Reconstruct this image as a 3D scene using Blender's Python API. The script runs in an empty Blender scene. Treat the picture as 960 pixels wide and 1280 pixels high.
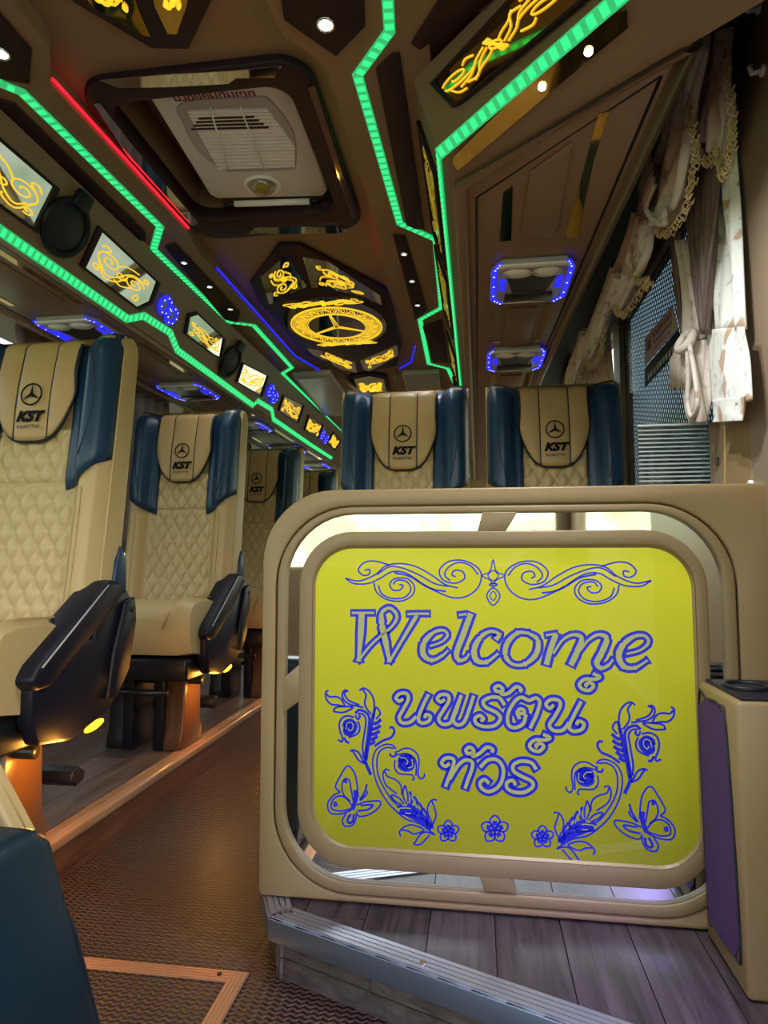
import bpy, bmesh, math, random
from mathutils import Vector, Matrix

random.seed(7)
scene = bpy.context.scene
COL = scene.collection

# ------------------------------------------------------------------ camera
CAMZ = 0.82
F = 800.0
_b = math.atan(61 / 800)
_a = math.atan(117 / 800 * math.cos(_b))
ca, sa, cb, sb = math.cos(_a), math.sin(_a), math.cos(_b), math.sin(_b)
RT = Vector((ca, sa, 0)); FW = Vector((-sa * cb, ca * cb, sb)); UP = Vector((sa * sb, -ca * sb, cb))
CAM = Vector((0, 0, CAMZ))
cam_data = bpy.data.cameras.new('camera')
cam_data.sensor_fit = 'HORIZONTAL'; cam_data.sensor_width = 36.0; cam_data.lens = 36.0 * F / 960.0
cam_data.clip_start = 0.02
cam = bpy.data.objects.new('camera', cam_data)
COL.objects.link(cam)
m3 = Matrix((RT, UP, -FW)).transposed()
cam.matrix_world = Matrix.Translation(CAM) @ m3.to_4x4()
scene.camera = cam

# ------------------------------------------------------------------ view, world
scene.view_settings.view_transform = 'Standard'
scene.view_settings.look = 'None'
scene.view_settings.gamma = 1.0
scene.view_settings.use_curve_mapping = False
scene.view_settings.exposure = 0.42
try:
    scene.cycles.max_bounces = 8
    scene.cycles.use_denoising = True
    scene.cycles.sample_clamp_indirect = 4.0
except Exception:
    pass

W = bpy.data.worlds.new('daylight'); scene.world = W; W.use_nodes = True
nt = W.node_tree; nt.nodes.clear()
def wn(t, **k):
    n = nt.nodes.new(t)
    for a, v in k.items(): setattr(n, a, v)
    return n
wo = wn('ShaderNodeOutputWorld'); bg = wn('ShaderNodeBackground'); tc = wn('ShaderNodeTexCoord')
sx = wn('ShaderNodeSeparateXYZ'); rp = wn('ShaderNodeValToRGB'); nz = wn('ShaderNodeTexNoise')
nz.inputs['Scale'].default_value = 13.0; nz.inputs['Detail'].default_value = 7.0
mlt = wn('ShaderNodeMath', operation='MULTIPLY_ADD')
nt.links.new(tc.outputs['Generated'], sx.inputs[0]); nt.links.new(tc.outputs['Generated'], nz.inputs['Vector'])
nt.links.new(nz.outputs['Fac'], mlt.inputs[0]); mlt.inputs[1].default_value = 0.55
nt.links.new(sx.outputs['Z'], mlt.inputs[2])
mp = wn('ShaderNodeMapRange'); mp.inputs['From Min'].default_value = -0.4; mp.inputs['From Max'].default_value = 0.8
nt.links.new(mlt.outputs[0], mp.inputs['Value']); nt.links.new(mp.outputs[0], rp.inputs['Fac'])
el = rp.color_ramp.elements
el[0].position = 0.0; el[0].color = (0.10, 0.10, 0.09, 1)
el[1].position = 1.0; el[1].color = (0.75, 0.86, 1.0, 1)
for p, c in ((0.36, (0.30, 0.30, 0.25, 1)), (0.46, (0.13, 0.19, 0.10, 1)), (0.58, (0.36, 0.45, 0.20, 1)), (0.63, (0.72, 0.78, 0.55, 1)), (0.70, (0.92, 0.95, 0.92, 1))):
    e = el.new(p); e.color = c
nt.links.new(rp.outputs['Color'], bg.inputs['Color']); bg.inputs['Strength'].default_value = 4.2
nt.links.new(bg.outputs[0], wo.inputs['Surface'])

# ------------------------------------------------------------------ pixel -> point helpers
def ray(x, y):
    return RT * ((x - 480) / F) - UP * ((y - 640) / F) + FW
def pY(x, y, Y):
    r = ray(x, y); return CAM + r * (Y / r.y)
def pX(x, y, X):
    r = ray(x, y); return CAM + r * (X / r.x)
def pZ(x, y, Z):
    r = ray(x, y); return CAM + r * ((Z - CAMZ) / r.z)
def pPl(x, y, p0, n):
    r = ray(x, y); return CAM + r * ((p0 - CAM).dot(n) / r.dot(n))

# ------------------------------------------------------------------ materials
def newmat(name):
    m = bpy.data.materials.new(name); m.use_nodes = True
    return m, m.node_tree, m.node_tree.nodes['Principled BSDF']
def mat(name, col, rough=0.5, metal=0.0, emit=None, es=0.0, coat=0.0, bump=0.0, bscale=200.0, vary=0.0, vscale=6.0, spec=0.5, rand=0.0):
    m, t, p = newmat(name)
    p.inputs['Base Color'].default_value = (*col, 1)
    p.inputs['Roughness'].default_value = rough
    p.inputs['Metallic'].default_value = metal
    p.inputs['Coat Weight'].default_value = coat
    p.inputs['Coat Roughness'].default_value = 0.06
    p.inputs['Specular IOR Level'].default_value = spec
    if emit:
        p.inputs['Emission Color'].default_value = (*emit, 1); p.inputs['Emission Strength'].default_value = es
    tcn = t.nodes.new('ShaderNodeTexCoord')
    if vary or rand:
        n = t.nodes.new('ShaderNodeTexNoise'); n.inputs['Scale'].default_value = vscale; n.inputs['Detail'].default_value = 4
        t.links.new(tcn.outputs['Object'], n.inputs['Vector'])
        mr = t.nodes.new('ShaderNodeMapRange'); mr.inputs['To Min'].default_value = 1 - vary; mr.inputs['To Max'].default_value = 1 + vary
        t.links.new(n.outputs['Fac'], mr.inputs['Value'])
        v = mr.outputs[0]
        if rand:
            oi = t.nodes.new('ShaderNodeObjectInfo')
            m2 = t.nodes.new('ShaderNodeMapRange'); m2.inputs['To Min'].default_value = 1 - rand; m2.inputs['To Max'].default_value = 1 + rand
            t.links.new(oi.outputs['Random'], m2.inputs['Value'])
            mm = t.nodes.new('ShaderNodeMath'); mm.operation = 'MULTIPLY'
            t.links.new(v, mm.inputs[0]); t.links.new(m2.outputs[0], mm.inputs[1]); v = mm.outputs[0]
        mx = t.nodes.new('ShaderNodeVectorMath'); mx.operation = 'SCALE'
        mx.inputs[0].default_value = col
        t.links.new(v, mx.inputs['Scale']); t.links.new(mx.outputs[0], p.inputs['Base Color'])
    if bump:
        n = t.nodes.new('ShaderNodeTexNoise'); n.inputs['Scale'].default_value = bscale; n.inputs['Detail'].default_value = 3
        t.links.new(tcn.outputs['Object'], n.inputs['Vector'])
        b = t.nodes.new('ShaderNodeBump'); b.inputs['Strength'].default_value = bump; b.inputs['Distance'].default_value = 0.002
        t.links.new(n.outputs['Fac'], b.inputs['Height']); t.links.new(b.outputs[0], p.inputs['Normal'])
    return m

def wood(name, c1, c2, axis, rough=0.35, rand=0.25, scale=6.0):
    m, t, p = newmat(name)
    tcn = t.nodes.new('ShaderNodeTexCoord'); mpn = t.nodes.new('ShaderNodeMapping')
    s = [scale * 6] * 3; s[axis] = scale * 0.45
    mpn.inputs['Scale'].default_value = s
    oi = t.nodes.new('ShaderNodeObjectInfo')
    va = t.nodes.new('ShaderNodeVectorMath'); va.operation = 'ADD'
    t.links.new(tcn.outputs['Object'], mpn.inputs['Vector']); t.links.new(mpn.outputs[0], va.inputs[0])
    sc = t.nodes.new('ShaderNodeVectorMath'); sc.operation = 'SCALE'; sc.inputs[0].default_value = (37, 21, 13)
    t.links.new(oi.outputs['Random'], sc.inputs['Scale']); t.links.new(sc.outputs[0], va.inputs[1])
    n = t.nodes.new('ShaderNodeTexNoise'); n.inputs['Scale'].default_value = 1.6; n.inputs['Detail'].default_value = 8; n.inputs['Roughness'].default_value = 0.65
    n.inputs['Distortion'].default_value = 0.6
    t.links.new(va.outputs[0], n.inputs['Vector'])
    r = t.nodes.new('ShaderNodeValToRGB'); r.color_ramp.elements[0].position = 0.32; r.color_ramp.elements[1].position = 0.7
    r.color_ramp.elements[0].color = (*c1, 1); r.color_ramp.elements[1].color = (*c2, 1)
    t.links.new(n.outputs['Fac'], r.inputs['Fac'])
    m2 = t.nodes.new('ShaderNodeMapRange'); m2.inputs['To Min'].default_value = 1 - rand; m2.inputs['To Max'].default_value = 1 + rand
    t.links.new(oi.outputs['Random'], m2.inputs['Value'])
    mx = t.nodes.new('ShaderNodeVectorMath'); mx.operation = 'SCALE'
    t.links.new(r.outputs['Color'], mx.inputs[0]); t.links.new(m2.outputs[0], mx.inputs['Scale'])
    t.links.new(mx.outputs[0], p.inputs['Base Color'])
    p.inputs['Roughness'].default_value = rough
    b = t.nodes.new('ShaderNodeBump'); b.inputs['Strength'].default_value = 0.15; b.inputs['Distance'].default_value = 0.002
    t.links.new(n.outputs['Fac'], b.inputs['Height']); t.links.new(b.outputs[0], p.inputs['Normal'])
    return m

def rubber_floor():
    m, t, p = newmat('ribbed_vinyl')
    tcn = t.nodes.new('ShaderNodeTexCoord'); s = t.nodes.new('ShaderNodeSeparateXYZ'); t.links.new(tcn.outputs['Object'], s.inputs[0])
    def M(op, a, b=None, c=None):
        n = t.nodes.new('ShaderNodeMath'); n.operation = op
        for i, v in enumerate((a, b, c)):
            if v is None: continue
            if isinstance(v, (int, float)): n.inputs[i].default_value = v
            else: t.links.new(v, n.inputs[i])
        return n.outputs[0]
    kx, ky = 2 * math.pi / 0.020, 2 * math.pi / 0.0125
    wav = M('MULTIPLY', M('SINE', M('MULTIPLY', s.outputs['X'], kx)), 1.25)
    h = M('SINE', M('MULTIPLY_ADD', s.outputs['Y'], ky, wav))
    h2 = M('MULTIPLY_ADD', h, 0.5, 0.5)
    br = M('SMOOTH_MIN', h2, 0.75, 0.2)
    b = t.nodes.new('ShaderNodeBump'); b.inputs['Strength'].default_value = 1.0; b.inputs['Distance'].default_value = 0.004
    t.links.new(br, b.inputs['Height']); t.links.new(b.outputs[0], p.inputs['Normal'])
    r = t.nodes.new('ShaderNodeValToRGB')
    r.color_ramp.elements[0].position = 0.35; r.color_ramp.elements[1].position = 0.8
    r.color_ramp.elements[0].color = (0.010, 0.005, 0.004, 1); r.color_ramp.elements[1].color = (0.105, 0.050, 0.030, 1)
    t.links.new(h2, r.inputs['Fac']); t.links.new(r.outputs[0], p.inputs['Base Color'])
    p.inputs['Roughness'].default_value = 0.38
    return m

def floral_cloth(name, base, leaf1, leaf2, scale=14.0):
    m, t, p = newmat(name)
    tcn = t.nodes.new('ShaderNodeTexCoord')
    nd = t.nodes.new('ShaderNodeTexNoise'); nd.inputs['Scale'].default_value = scale * 0.8
    mxv = t.nodes.new('ShaderNodeMix'); mxv.data_type = 'VECTOR'; mxv.inputs['Factor'].default_value = 0.12
    t.links.new(tcn.outputs['Object'], nd.inputs['Vector']); t.links.new(tcn.outputs['Object'], mxv.inputs[4]); t.links.new(nd.outputs['Color'], mxv.inputs[5])
    v = t.nodes.new('ShaderNodeTexVoronoi'); v.inputs['Scale'].default_value = scale
    t.links.new(mxv.outputs[1], v.inputs['Vector'])
    r1 = t.nodes.new('ShaderNodeValToRGB'); r1.color_ramp.interpolation = 'EASE'
    r1.color_ramp.elements[0].position = 0.30; r1.color_ramp.elements[1].position = 0.40
    r1.color_ramp.elements[0].color = (1, 1, 1, 1); r1.color_ramp.elements[1].color = (0, 0, 0, 1)
    t.links.new(v.outputs['Distance'], r1.inputs['Fac'])
    sep = t.nodes.new('ShaderNodeSeparateColor'); t.links.new(v.outputs['Color'], sep.inputs[0])
    gt = t.nodes.new('ShaderNodeMath'); gt.operation = 'GREATER_THAN'; gt.inputs[1].default_value = 0.5
    t.links.new(sep.outputs[0], gt.inputs[0])
    ml = t.nodes.new('ShaderNodeMath'); ml.operation = 'MULTIPLY'
    t.links.new(r1.outputs['Color'], ml.inputs[0]); t.links.new(gt.outputs[0], ml.inputs[1])
    # sinuous leaf lines
    wv = t.nodes.new('ShaderNodeTexVoronoi'); wv.feature = 'SMOOTH_F1'; wv.inputs['Scale'].default_value = scale * 2.2
    t.links.new(mxv.outputs[1], wv.inputs['Vector'])
    r2 = t.nodes.new('ShaderNodeValToRGB'); r2.color_ramp.elements[0].position = 0.18; r2.color_ramp.elements[1].position = 0.30
    r2.color_ramp.elements[0].color = (0.55, 0.55, 0.55, 1); r2.color_ramp.elements[1].color = (0, 0, 0, 1)
    t.links.new(wv.outputs['Distance'], r2.inputs['Fac'])
    mA = t.nodes.new('ShaderNodeMix'); mA.data_type = 'RGBA'; mA.inputs[6].default_value = (*base, 1); mA.inputs[7].default_value = (*leaf2, 1)
    t.links.new(r2.outputs['Color'], mA.inputs['Factor'])
    mB = t.nodes.new('ShaderNodeMix'); mB.data_type = 'RGBA'; mB.inputs[7].default_value = (*leaf1, 1)
    t.links.new(mA.outputs[2], mB.inputs[6]); t.links.new(ml.outputs[0], mB.inputs['Factor'])
    t.links.new(mB.outputs[2], p.inputs['Base Color'])
    p.inputs['Roughness'].default_value = 0.7
    p.inputs['Sheen Weight'].default_value = 0.2
    return m

def perforated_film():
    m, t, p = newmat('perforated_film')
    tcn = t.nodes.new('ShaderNodeTexCoord'); mpn = t.nodes.new('ShaderNodeMapping')
    mpn.inputs['Rotation'].default_value = (math.radians(35), 0, 0); mpn.inputs['Scale'].default_value = (0, 62, 44)
    t.links.new(tcn.outputs['Object'], mpn.inputs['Vector'])
    v = t.nodes.new('ShaderNodeTexVoronoi'); v.inputs['Scale'].default_value = 1.0; v.inputs['Randomness'].default_value = 0.0
    t.links.new(mpn.outputs[0], v.inputs['Vector'])
    r = t.nodes.new('ShaderNodeValToRGB'); r.color_ramp.elements[0].position = 0.33; r.color_ramp.elements[1].position = 0.38
    r.color_ramp.elements[0].color = (1, 1, 1, 1); r.color_ramp.elements[1].color = (0.05, 0.05, 0.05, 1)
    t.links.new(v.outputs['Distance'], r.inputs['Fac'])
    tr = t.nodes.new('ShaderNodeBsdfTransparent'); tr.inputs['Color'].default_value = (0.22, 0.26, 0.28, 1)
    mx = t.nodes.new('ShaderNodeMixShader')
    out = t.nodes['Material Output']
    p.inputs['Base Color'].default_value = (0.03, 0.035, 0.045, 1); p.inputs['Roughness'].default_value = 0.15
    t.links.new(r.outputs['Color'], mx.inputs[0]); t.links.new(p.outputs[0], mx.inputs[1]); t.links.new(tr.outputs[0], mx.inputs[2])
    t.links.new(mx.outputs[0], out.inputs['Surface'])
    return m

def clear_sheet(name, col, fac):
    m, t, p = newmat(name)
    tr = t.nodes.new('ShaderNodeBsdfTransparent'); tr.inputs['Color'].default_value = (*col, 1)
    gl = t.nodes.new('ShaderNodeBsdfGlossy'); gl.inputs['Roughness'].default_value = 0.08
    mx = t.nodes.new('ShaderNodeMixShader'); mx.inputs[0].default_value = fac
    t.links.new(tr.outputs[0], mx.inputs[1]); t.links.new(gl.outputs[0], mx.inputs[2])
    t.links.new(mx.outputs[0], t.nodes['Material Output'].inputs['Surface'])
    return m

def sign_face():
    m, t, p = newmat('backlit_yellow')
    p.inputs['Base Color'].default_value = (0.24, 0.235, 0.012, 1); p.inputs['Roughness'].default_value = 0.5
    p.inputs['Coat Weight'].default_value = 0.35; p.inputs['Specular IOR Level'].default_value = 0.2; p.inputs['Coat Roughness'].default_value = 0.02
    # backlit panel: light falloff painted into its emission, brighter towards the top
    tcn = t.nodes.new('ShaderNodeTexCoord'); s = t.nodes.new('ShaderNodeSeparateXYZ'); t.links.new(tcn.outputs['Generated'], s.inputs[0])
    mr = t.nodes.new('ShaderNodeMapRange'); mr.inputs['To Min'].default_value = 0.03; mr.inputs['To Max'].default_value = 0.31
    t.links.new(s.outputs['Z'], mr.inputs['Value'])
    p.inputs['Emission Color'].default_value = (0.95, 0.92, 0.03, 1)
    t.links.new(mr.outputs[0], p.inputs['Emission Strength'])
    return m

M_cream = mat('cream_leather', (0.55, 0.385, 0.175), 0.42, bump=0.12, bscale=420, vary=0.05, vscale=3)
M_creamq = mat('cream_quilted_leather', (0.57, 0.415, 0.21), 0.40, bump=0.10, bscale=420, vary=0.05, vscale=3)
M_pad = mat('tan_headrest_leather', (0.50, 0.315, 0.13), 0.42, bump=0.10, bscale=420)
M_navy = mat('navy_leather', (0.010, 0.040, 0.095), 0.36, bump=0.12, bscale=380)
M_navyd = mat('dark_navy_leather', (0.005, 0.017, 0.028), 0.30, bump=0.2, bscale=300, spec=0.4)
M_piping = mat('dark_piping', (0.01, 0.013, 0.025), 0.5)
M_black = mat('black_plastic', (0.008, 0.008, 0.016), 0.42, bump=0.15, bscale=500, spec=0.3)
M_blackm = mat('black_metal', (0.012, 0.012, 0.014), 0.35, metal=0.3)
M_print = mat('black_print', (0.008, 0.008, 0.011), 0.7, spec=0.1)
M_bronze = mat('bronze_plastic', (0.12, 0.050, 0.016), 0.30, coat=0.2)
M_brown = mat('brown_vinyl_trim', (0.25, 0.155, 0.085), 0.45, bump=0.1, bscale=350, vary=0.06, vscale=4)
M_brownl = mat('taupe_vinyl_trim', (0.30, 0.21, 0.135), 0.45, bump=0.1, bscale=350)
M_plum = mat('dark_plum_lacquer', (0.020, 0.007, 0.012), 0.5, spec=0.3)
M_panel = mat('beige_moulded_panel', (0.27, 0.18, 0.082), 0.42, bump=0.12, bscale=500, vary=0.04)
M_panel2 = mat('beige_moulded_rim', (0.24, 0.163, 0.078), 0.42, bump=0.12, bscale=500, vary=0.04)
M_mirror = mat('mirror', (0.78, 0.80, 0.76), 0.03, metal=1.0)
M_gmirror = mat('gold_mirror', (0.62, 0.42, 0.12), 0.05, metal=1.0)
M_chrome = mat('chrome', (0.8, 0.8, 0.8), 0.12, metal=1.0)
M_alu = mat('brushed_aluminium', (0.50, 0.51, 0.60), 0.34, metal=0.9, bump=0.1, bscale=120)
M_alub = mat('blue_grey_aluminium', (0.24, 0.31, 0.39), 0.36, metal=0.8)
M_copper = mat('anodised_strip', (0.75, 0.42, 0.24), 0.32, metal=0.7)
M_woodR = wood('grey_oak_plank', (0.018, 0.013, 0.016), (0.070, 0.052, 0.058), 1)
M_woodL = wood('brown_oak_plank', (0.05, 0.034, 0.03), (0.16, 0.115, 0.10), 1)
M_woodS = wood('grey_oak_riser', (0.05, 0.038, 0.035), (0.155, 0.125, 0.11), 0)
M_rise = wood('red_brown_riser', (0.075, 0.025, 0.010), (0.20, 0.075, 0.032), 1, rough=0.36, rand=0.05)
M_nose = wood('warm_nosing', (0.30, 0.16, 0.08), (0.42, 0.25, 0.14), 1, rough=0.22, rand=0.05)
M_floor = rubber_floor()
M_white = mat('white_plastic', (0.90, 0.91, 0.90), 0.38)
M_whiteg = mat('grey_white_plastic', (0.70, 0.71, 0.70), 0.42)
M_grey = mat('grey_plastic', (0.42, 0.41, 0.43), 0.4)
M_darkg = mat('dark_tray', (0.025, 0.015, 0.018), 0.35)
M_lens = mat('frosted_lens', (0.95, 0.96, 0.93), 0.25)
M_film = perforated_film()
M_tint = clear_sheet('tinted_pane', (0.60, 0.64, 0.62), 0.06)
M_clearrib = clear_sheet('ribbed_clear_sheet', (0.55, 0.62, 0.62), 0.12)
M_dome = clear_sheet('clear_dome', (0.8, 0.8, 0.75), 0.15)
M_cloth = floral_cloth('floral_curtain', (0.84, 0.83, 0.78), (0.55, 0.36, 0.25), (0.42, 0.41, 0.40), 17)
M_cloth2 = floral_cloth('taupe_floral_swag', (0.66, 0.57, 0.50), (0.44, 0.28, 0.21), (0.34, 0.29, 0.26), 15)
M_sheer = mat('brown_sheer', (0.15, 0.095, 0.085), 0.55, vary=0.3, vscale=30)
M_lilac = mat('mauve_curtain', (0.34, 0.26, 0.29), 0.6, vary=0.25, vscale=14)
M_fringe = mat('gold_fringe', (0.55, 0.40, 0.20), 0.5)
M_red = mat('red_fabric', (0.55, 0.02, 0.05), 0.6)
M_purple = mat('violet_carpet_inset', (0.065, 0.022, 0.115), 0.75, bump=0.3, bscale=600)
M_screen = mat('dark_grey_screen', (0.26, 0.29, 0.33), 0.18)
M_pink = mat('pink_paper', (0.62, 0.48, 0.56), 0.6)
M_pinkd = mat('plum_ink', (0.20, 0.06, 0.14), 0.6)
M_redink = mat('magenta_ink', (0.22, 0.02, 0.08), 0.5)
M_yknob = mat('yellow_knob', (0.55, 0.42, 0.02), 0.35)
M_sign = sign_face()
M_dark = mat('black_void', (0.01, 0.01, 0.012), 0.6)
def emat(name, c, s): return mat(name, tuple(min(1, v * .5) for v in c), 0.4, emit=c, es=s)
M_green = emat('green_led', (0.03, 0.80, 0.22), 0.95)
M_greend = emat('green_led_tape', (0.04, 0.60, 0.20), 0.55)
M_redled = emat('red_led', (1.0, 0.01, 0.03), 1.3)
M_blue = emat('blue_led', (0.02, 0.02, 1.0), 0.9)
M_bluef = emat('lit_blue_engraving', (0.008, 0.014, 0.60), 0.32)
M_fill = mat('frosted_letter', (0.30, 0.31, 0.10), 0.5, emit=(0.5, 0.5, 0.2), es=0.16, coat=0.4)
M_bdot = emat('pale_blue_diode', (0.45, 0.5, 1.0), 2.0)
M_gold = emat('lit_gold_engraving', (1.0, 0.62, 0.03), 0.72)
M_gold2 = emat('dim_gold_engraving', (0.85, 0.62, 0.05), 0.22)
M_spot = emat('white_lamp', (0.93, 0.97, 1.0), 4.0)
M_amber = emat('amber_lamp', (1.0, 0.55, 0.02), 2.2)

# ------------------------------------------------------------------ mesh builder
class MB:
    def __init__(s): s.v = []; s.f = []
    def add(s, vs, fs):
        o = len(s.v); s.v += [Vector(p) for p in vs]; s.f += [tuple(i + o for i in f) for f in fs]; return s
    def box(s, lo, hi):
        x0, y0, z0 = lo; x1, y1, z1 = hi
        return s.add([(x0, y0, z0), (x1, y0, z0), (x1, y1, z0), (x0, y1, z0), (x0, y0, z1), (x1, y0, z1), (x1, y1, z1), (x0, y1, z1)],
                     [(0, 3, 2, 1), (4, 5, 6, 7), (0, 1, 5, 4), (1, 2, 6, 5), (2, 3, 7, 6), (3, 0, 4, 7)])
    def prism(s, pts, d):
        """pts: planar loop of points, d: extrusion vector"""
        pts = [Vector(p) for p in pts]; d = Vector(d); n = len(pts)
        return s.add(pts + [p + d for p in pts], [tuple(range(n)), tuple(range(2 * n - 1, n - 1, -1))] + [(i, i + n, (i + 1) % n + n, (i + 1) % n) for i in range(n)])
    def bridge(s, A, B, d, closed=True):
        """flat band between loops A and B, with thickness d"""
        A = [Vector(p) for p in A]; B = [Vector(p) for p in B]; d = Vector(d); n = len(A); o = len(s.v)
        s.v += A + B + [p + d for p in A] + [p + d for p in B]
        rng = range(n if closed else n - 1)
        for i in rng:
            j = (i + 1) % n
            s.f += [(o + i, o + j, o + n + j, o + n + i), (o + 2 * n + i, o + 3 * n + i, o + 3 * n + j, o + 2 * n + j),
                    (o + i, o + 2 * n + i, o + 2 * n + j, o + j), (o + n + i, o + n + j, o + 3 * n + j, o + 3 * n + i)]
        if not closed:
            for i in (0, n - 1): s.f.append((o + i, o + n + i, o + 3 * n + i, o + 2 * n + i))
        return s
    def tube(s, pts, r, k=6, closed=False):
        pts = [Vector(p) for p in pts]; n = len(pts); o = len(s.v)
        rr = r if isinstance(r, (list, tuple)) else [r] * n
        prev = None
        for i, p in enumerate(pts):
            t = (pts[(i + 1) % n] - pts[i - 1]) if closed else (pts[min(i + 1, n - 1)] - pts[max(i - 1, 0)])
            if t.length < 1e-9: t = Vector((0, 0, 1))
            t.normalize()
            if prev is None:
                a = t.cross(Vector((0, 0, 1)))
                if a.length < 0.05: a = t.cross(Vector((1, 0, 0)))
            else: a = prev - t * prev.dot(t)
            a.normalize(); b = t.cross(a); prev = a
            for j in range(k):
                an = 2 * math.pi * j / k
                s.v.append(p + (a * math.cos(an) + b * math.sin(an)) * rr[i])
        for i in range(n if closed else n - 1):
            i2 = (i + 1) % n
            for j in range(k):
                j2 = (j + 1) % k
                s.f.append((o + i * k + j, o + i * k + j2, o + i2 * k + j2, o + i2 * k + j))
        if not closed:
            s.f.append(tuple(o + j for j in range(k - 1, -1, -1))); s.f.append(tuple(o + (n - 1) * k + j for j in range(k)))
        return s
    def ribbon(s, pts, w, nrm, th, closed=False):
        """flat strip along pts in the plane with normal nrm (towards the viewer); th thickness behind"""
        pts = [Vector(p) for p in pts]; n = len(pts); nrm = Vector(nrm).normalized()
        ww = w if isinstance(w, (list, tuple)) else [w] * n
        A, B = [], []
        for i, p in enumerate(pts):
            if closed: d1 = pts[i] - pts[i - 1]; d2 = pts[(i + 1) % n] - pts[i]
            else: d1 = pts[i] - pts[max(i - 1, 0)]; d2 = pts[min(i + 1, n - 1)] - pts[i]
            if d1.length < 1e-9: d1 = d2
            if d2.length < 1e-9: d2 = d1
            d1 = d1.normalized(); d2 = d2.normalized(); t = d1 + d2
            t = d1 if t.length < 0.2 else t.normalized()
            sd = t.cross(nrm).normalized(); k = min(1.6, 1 / max(0.4, t.dot(d1)))
            A.append(p + sd * ww[i] * .5 * k); B.append(p - sd * ww[i] * .5 * k)
        return s.bridge(A, B, -nrm * th, closed)
    def grid(s, P, nu, nv, closed_u=False):
        """P(i,j) -> point, i in 0..nu, j in 0..nv"""
        o = len(s.v); cu = nu if closed_u else nu + 1
        for j in range(nv + 1):
            for i in range(cu): s.v.append(Vector(P(i, j)))
        for j in range(nv):
            for i in range(nu):
                i2 = (i + 1) % cu
                s.f.append((o + j * cu + i, o + j * cu + i2, o + (j + 1) * cu + i2, o + (j + 1) * cu + i))
        return s
    def disc(s, c, u, v, n=20):
        c = Vector(c); u = Vector(u); v = Vector(v)
        return s.add([c + u * math.cos(2 * math.pi * i / n) + v * math.sin(2 * math.pi * i / n) for i in range(n)], [tuple(range(n))])
    def disc3(s, c, u, v, d, n=20):
        c = Vector(c); u = Vector(u); v = Vector(v)
        return s.prism([c + u * math.cos(2 * math.pi * i / n) + v * math.sin(2 * math.pi * i / n) for i in range(n)], d)
    def torus(s, c, u, v, r, k=6, n=24):
        c = Vector(c); u = Vector(u); v = Vector(v)
        return s.tube([c + u * math.cos(2 * math.pi * i / n) + v * math.sin(2 * math.pi * i / n) for i in range(n)], r, k, True)
    def build(s, name, m, parent=None, smooth=False, bevel=0.0, seg=2, solid=0.0, kind=None, sub=0, label=None):
        o0 = Vector((0, 0, 0))
        q = parent
        while q is not None: o0 = o0 + q.location; q = q.parent
        me = bpy.data.meshes.new(name)
        me.from_pydata([tuple(p - o0) for p in s.v], [], s.f)
        bm = bmesh.new(); bm.from_mesh(me)
        bmesh.ops.recalc_face_normals(bm, faces=bm.faces[:])
        if bevel:
            es = [e for e in bm.edges if len(e.link_faces) == 2 and e.calc_face_angle(0) > 0.5]
            bmesh.ops.bevel(bm, geom=es, offset=bevel, segments=seg, profile=0.5, affect='EDGES', clamp_overlap=True)
        bm.to_mesh(me); bm.free()
        me.materials.append(m)
        if smooth or bevel:
            for p in me.polygons: p.use_smooth = True
            if bevel or smooth == 'auto':
                try: me.set_sharp_from_angle(angle=math.radians(50))
                except Exception: pass
        ob = bpy.data.objects.new(name, me); COL.objects.link(ob)
        if parent is not None: ob.parent = parent
        if solid:
            md = ob.modifiers.new('thickness', 'SOLIDIFY'); md.thickness = solid; md.offset = 0
        if sub:
            md = ob.modifiers.new('smooth', 'SUBSURF'); md.levels = sub; md.render_levels = sub
        if kind: ob['kind'] = kind
        if label: ob['label'] = label
        return ob

def thing(name, label, cat, loc=(0, 0, 0), group=None):
    o = bpy.data.objects.new(name, None); COL.objects.link(o); o.location = loc; o.empty_display_size = 0.05
    o['label'] = label; o['category'] = cat
    if group: o['group'] = group
    return o
def tag(o, label, cat, group=None):
    o['label'] = label; o['category'] = cat
    if group: o['group'] = group
    return o
def struct(o): o['kind'] = 'structure'; return o
def copy_tree(o, parent=None):
    c = o.copy(); COL.objects.link(c); c.parent = parent
    for ch in list(o.children): copy_tree(ch, c)
    return c
def catmull(pts, n=6, closed=False):
    pts = [Vector(p) for p in pts]; N = len(pts); out = []
    for i in range(N if closed else N - 1):
        p0 = pts[i - 1] if (closed or i > 0) else pts[0] * 2 - pts[1]
        p1 = pts[i]; p2 = pts[(i + 1) % N]
        p3 = pts[(i + 2) % N] if (closed or i + 2 < N) else pts[-1] * 2 - pts[-2]
        for k in range(n):
            t = k / n
            out.append(0.5 * ((2 * p1) + (p2 - p0) * t + (2 * p0 - 5 * p1 + 4 * p2 - p3) * t * t + (3 * p1 - p0 - 3 * p2 + p3) * t ** 3))
    if not closed: out.append(pts[-1])
    return out
def text_mesh(body, size, shear=0.0, spacing=1.0, extrude=0.0, bold=0.0):
    cu = bpy.data.curves.new('lettering', 'FONT'); cu.body = body; cu.size = size; cu.shear = shear; cu.space_character = spacing
    cu.align_x = 'CENTER'; cu.align_y = 'CENTER'; cu.extrude = extrude; cu.resolution_u = 3; cu.offset = bold
    ob = bpy.data.objects.new('lettering', cu); COL.objects.link(ob)
    bpy.context.view_layer.update()
    me = bpy.data.meshes.new_from_object(ob.evaluated_get(bpy.context.evaluated_depsgraph_get()))
    vs = [v.co.copy() for v in me.vertices]; fs = [tuple(p.vertices) for p in me.polygons]
    bpy.data.objects.remove(ob); bpy.data.curves.remove(cu); bpy.data.meshes.remove(me)
    return vs, fs
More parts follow.
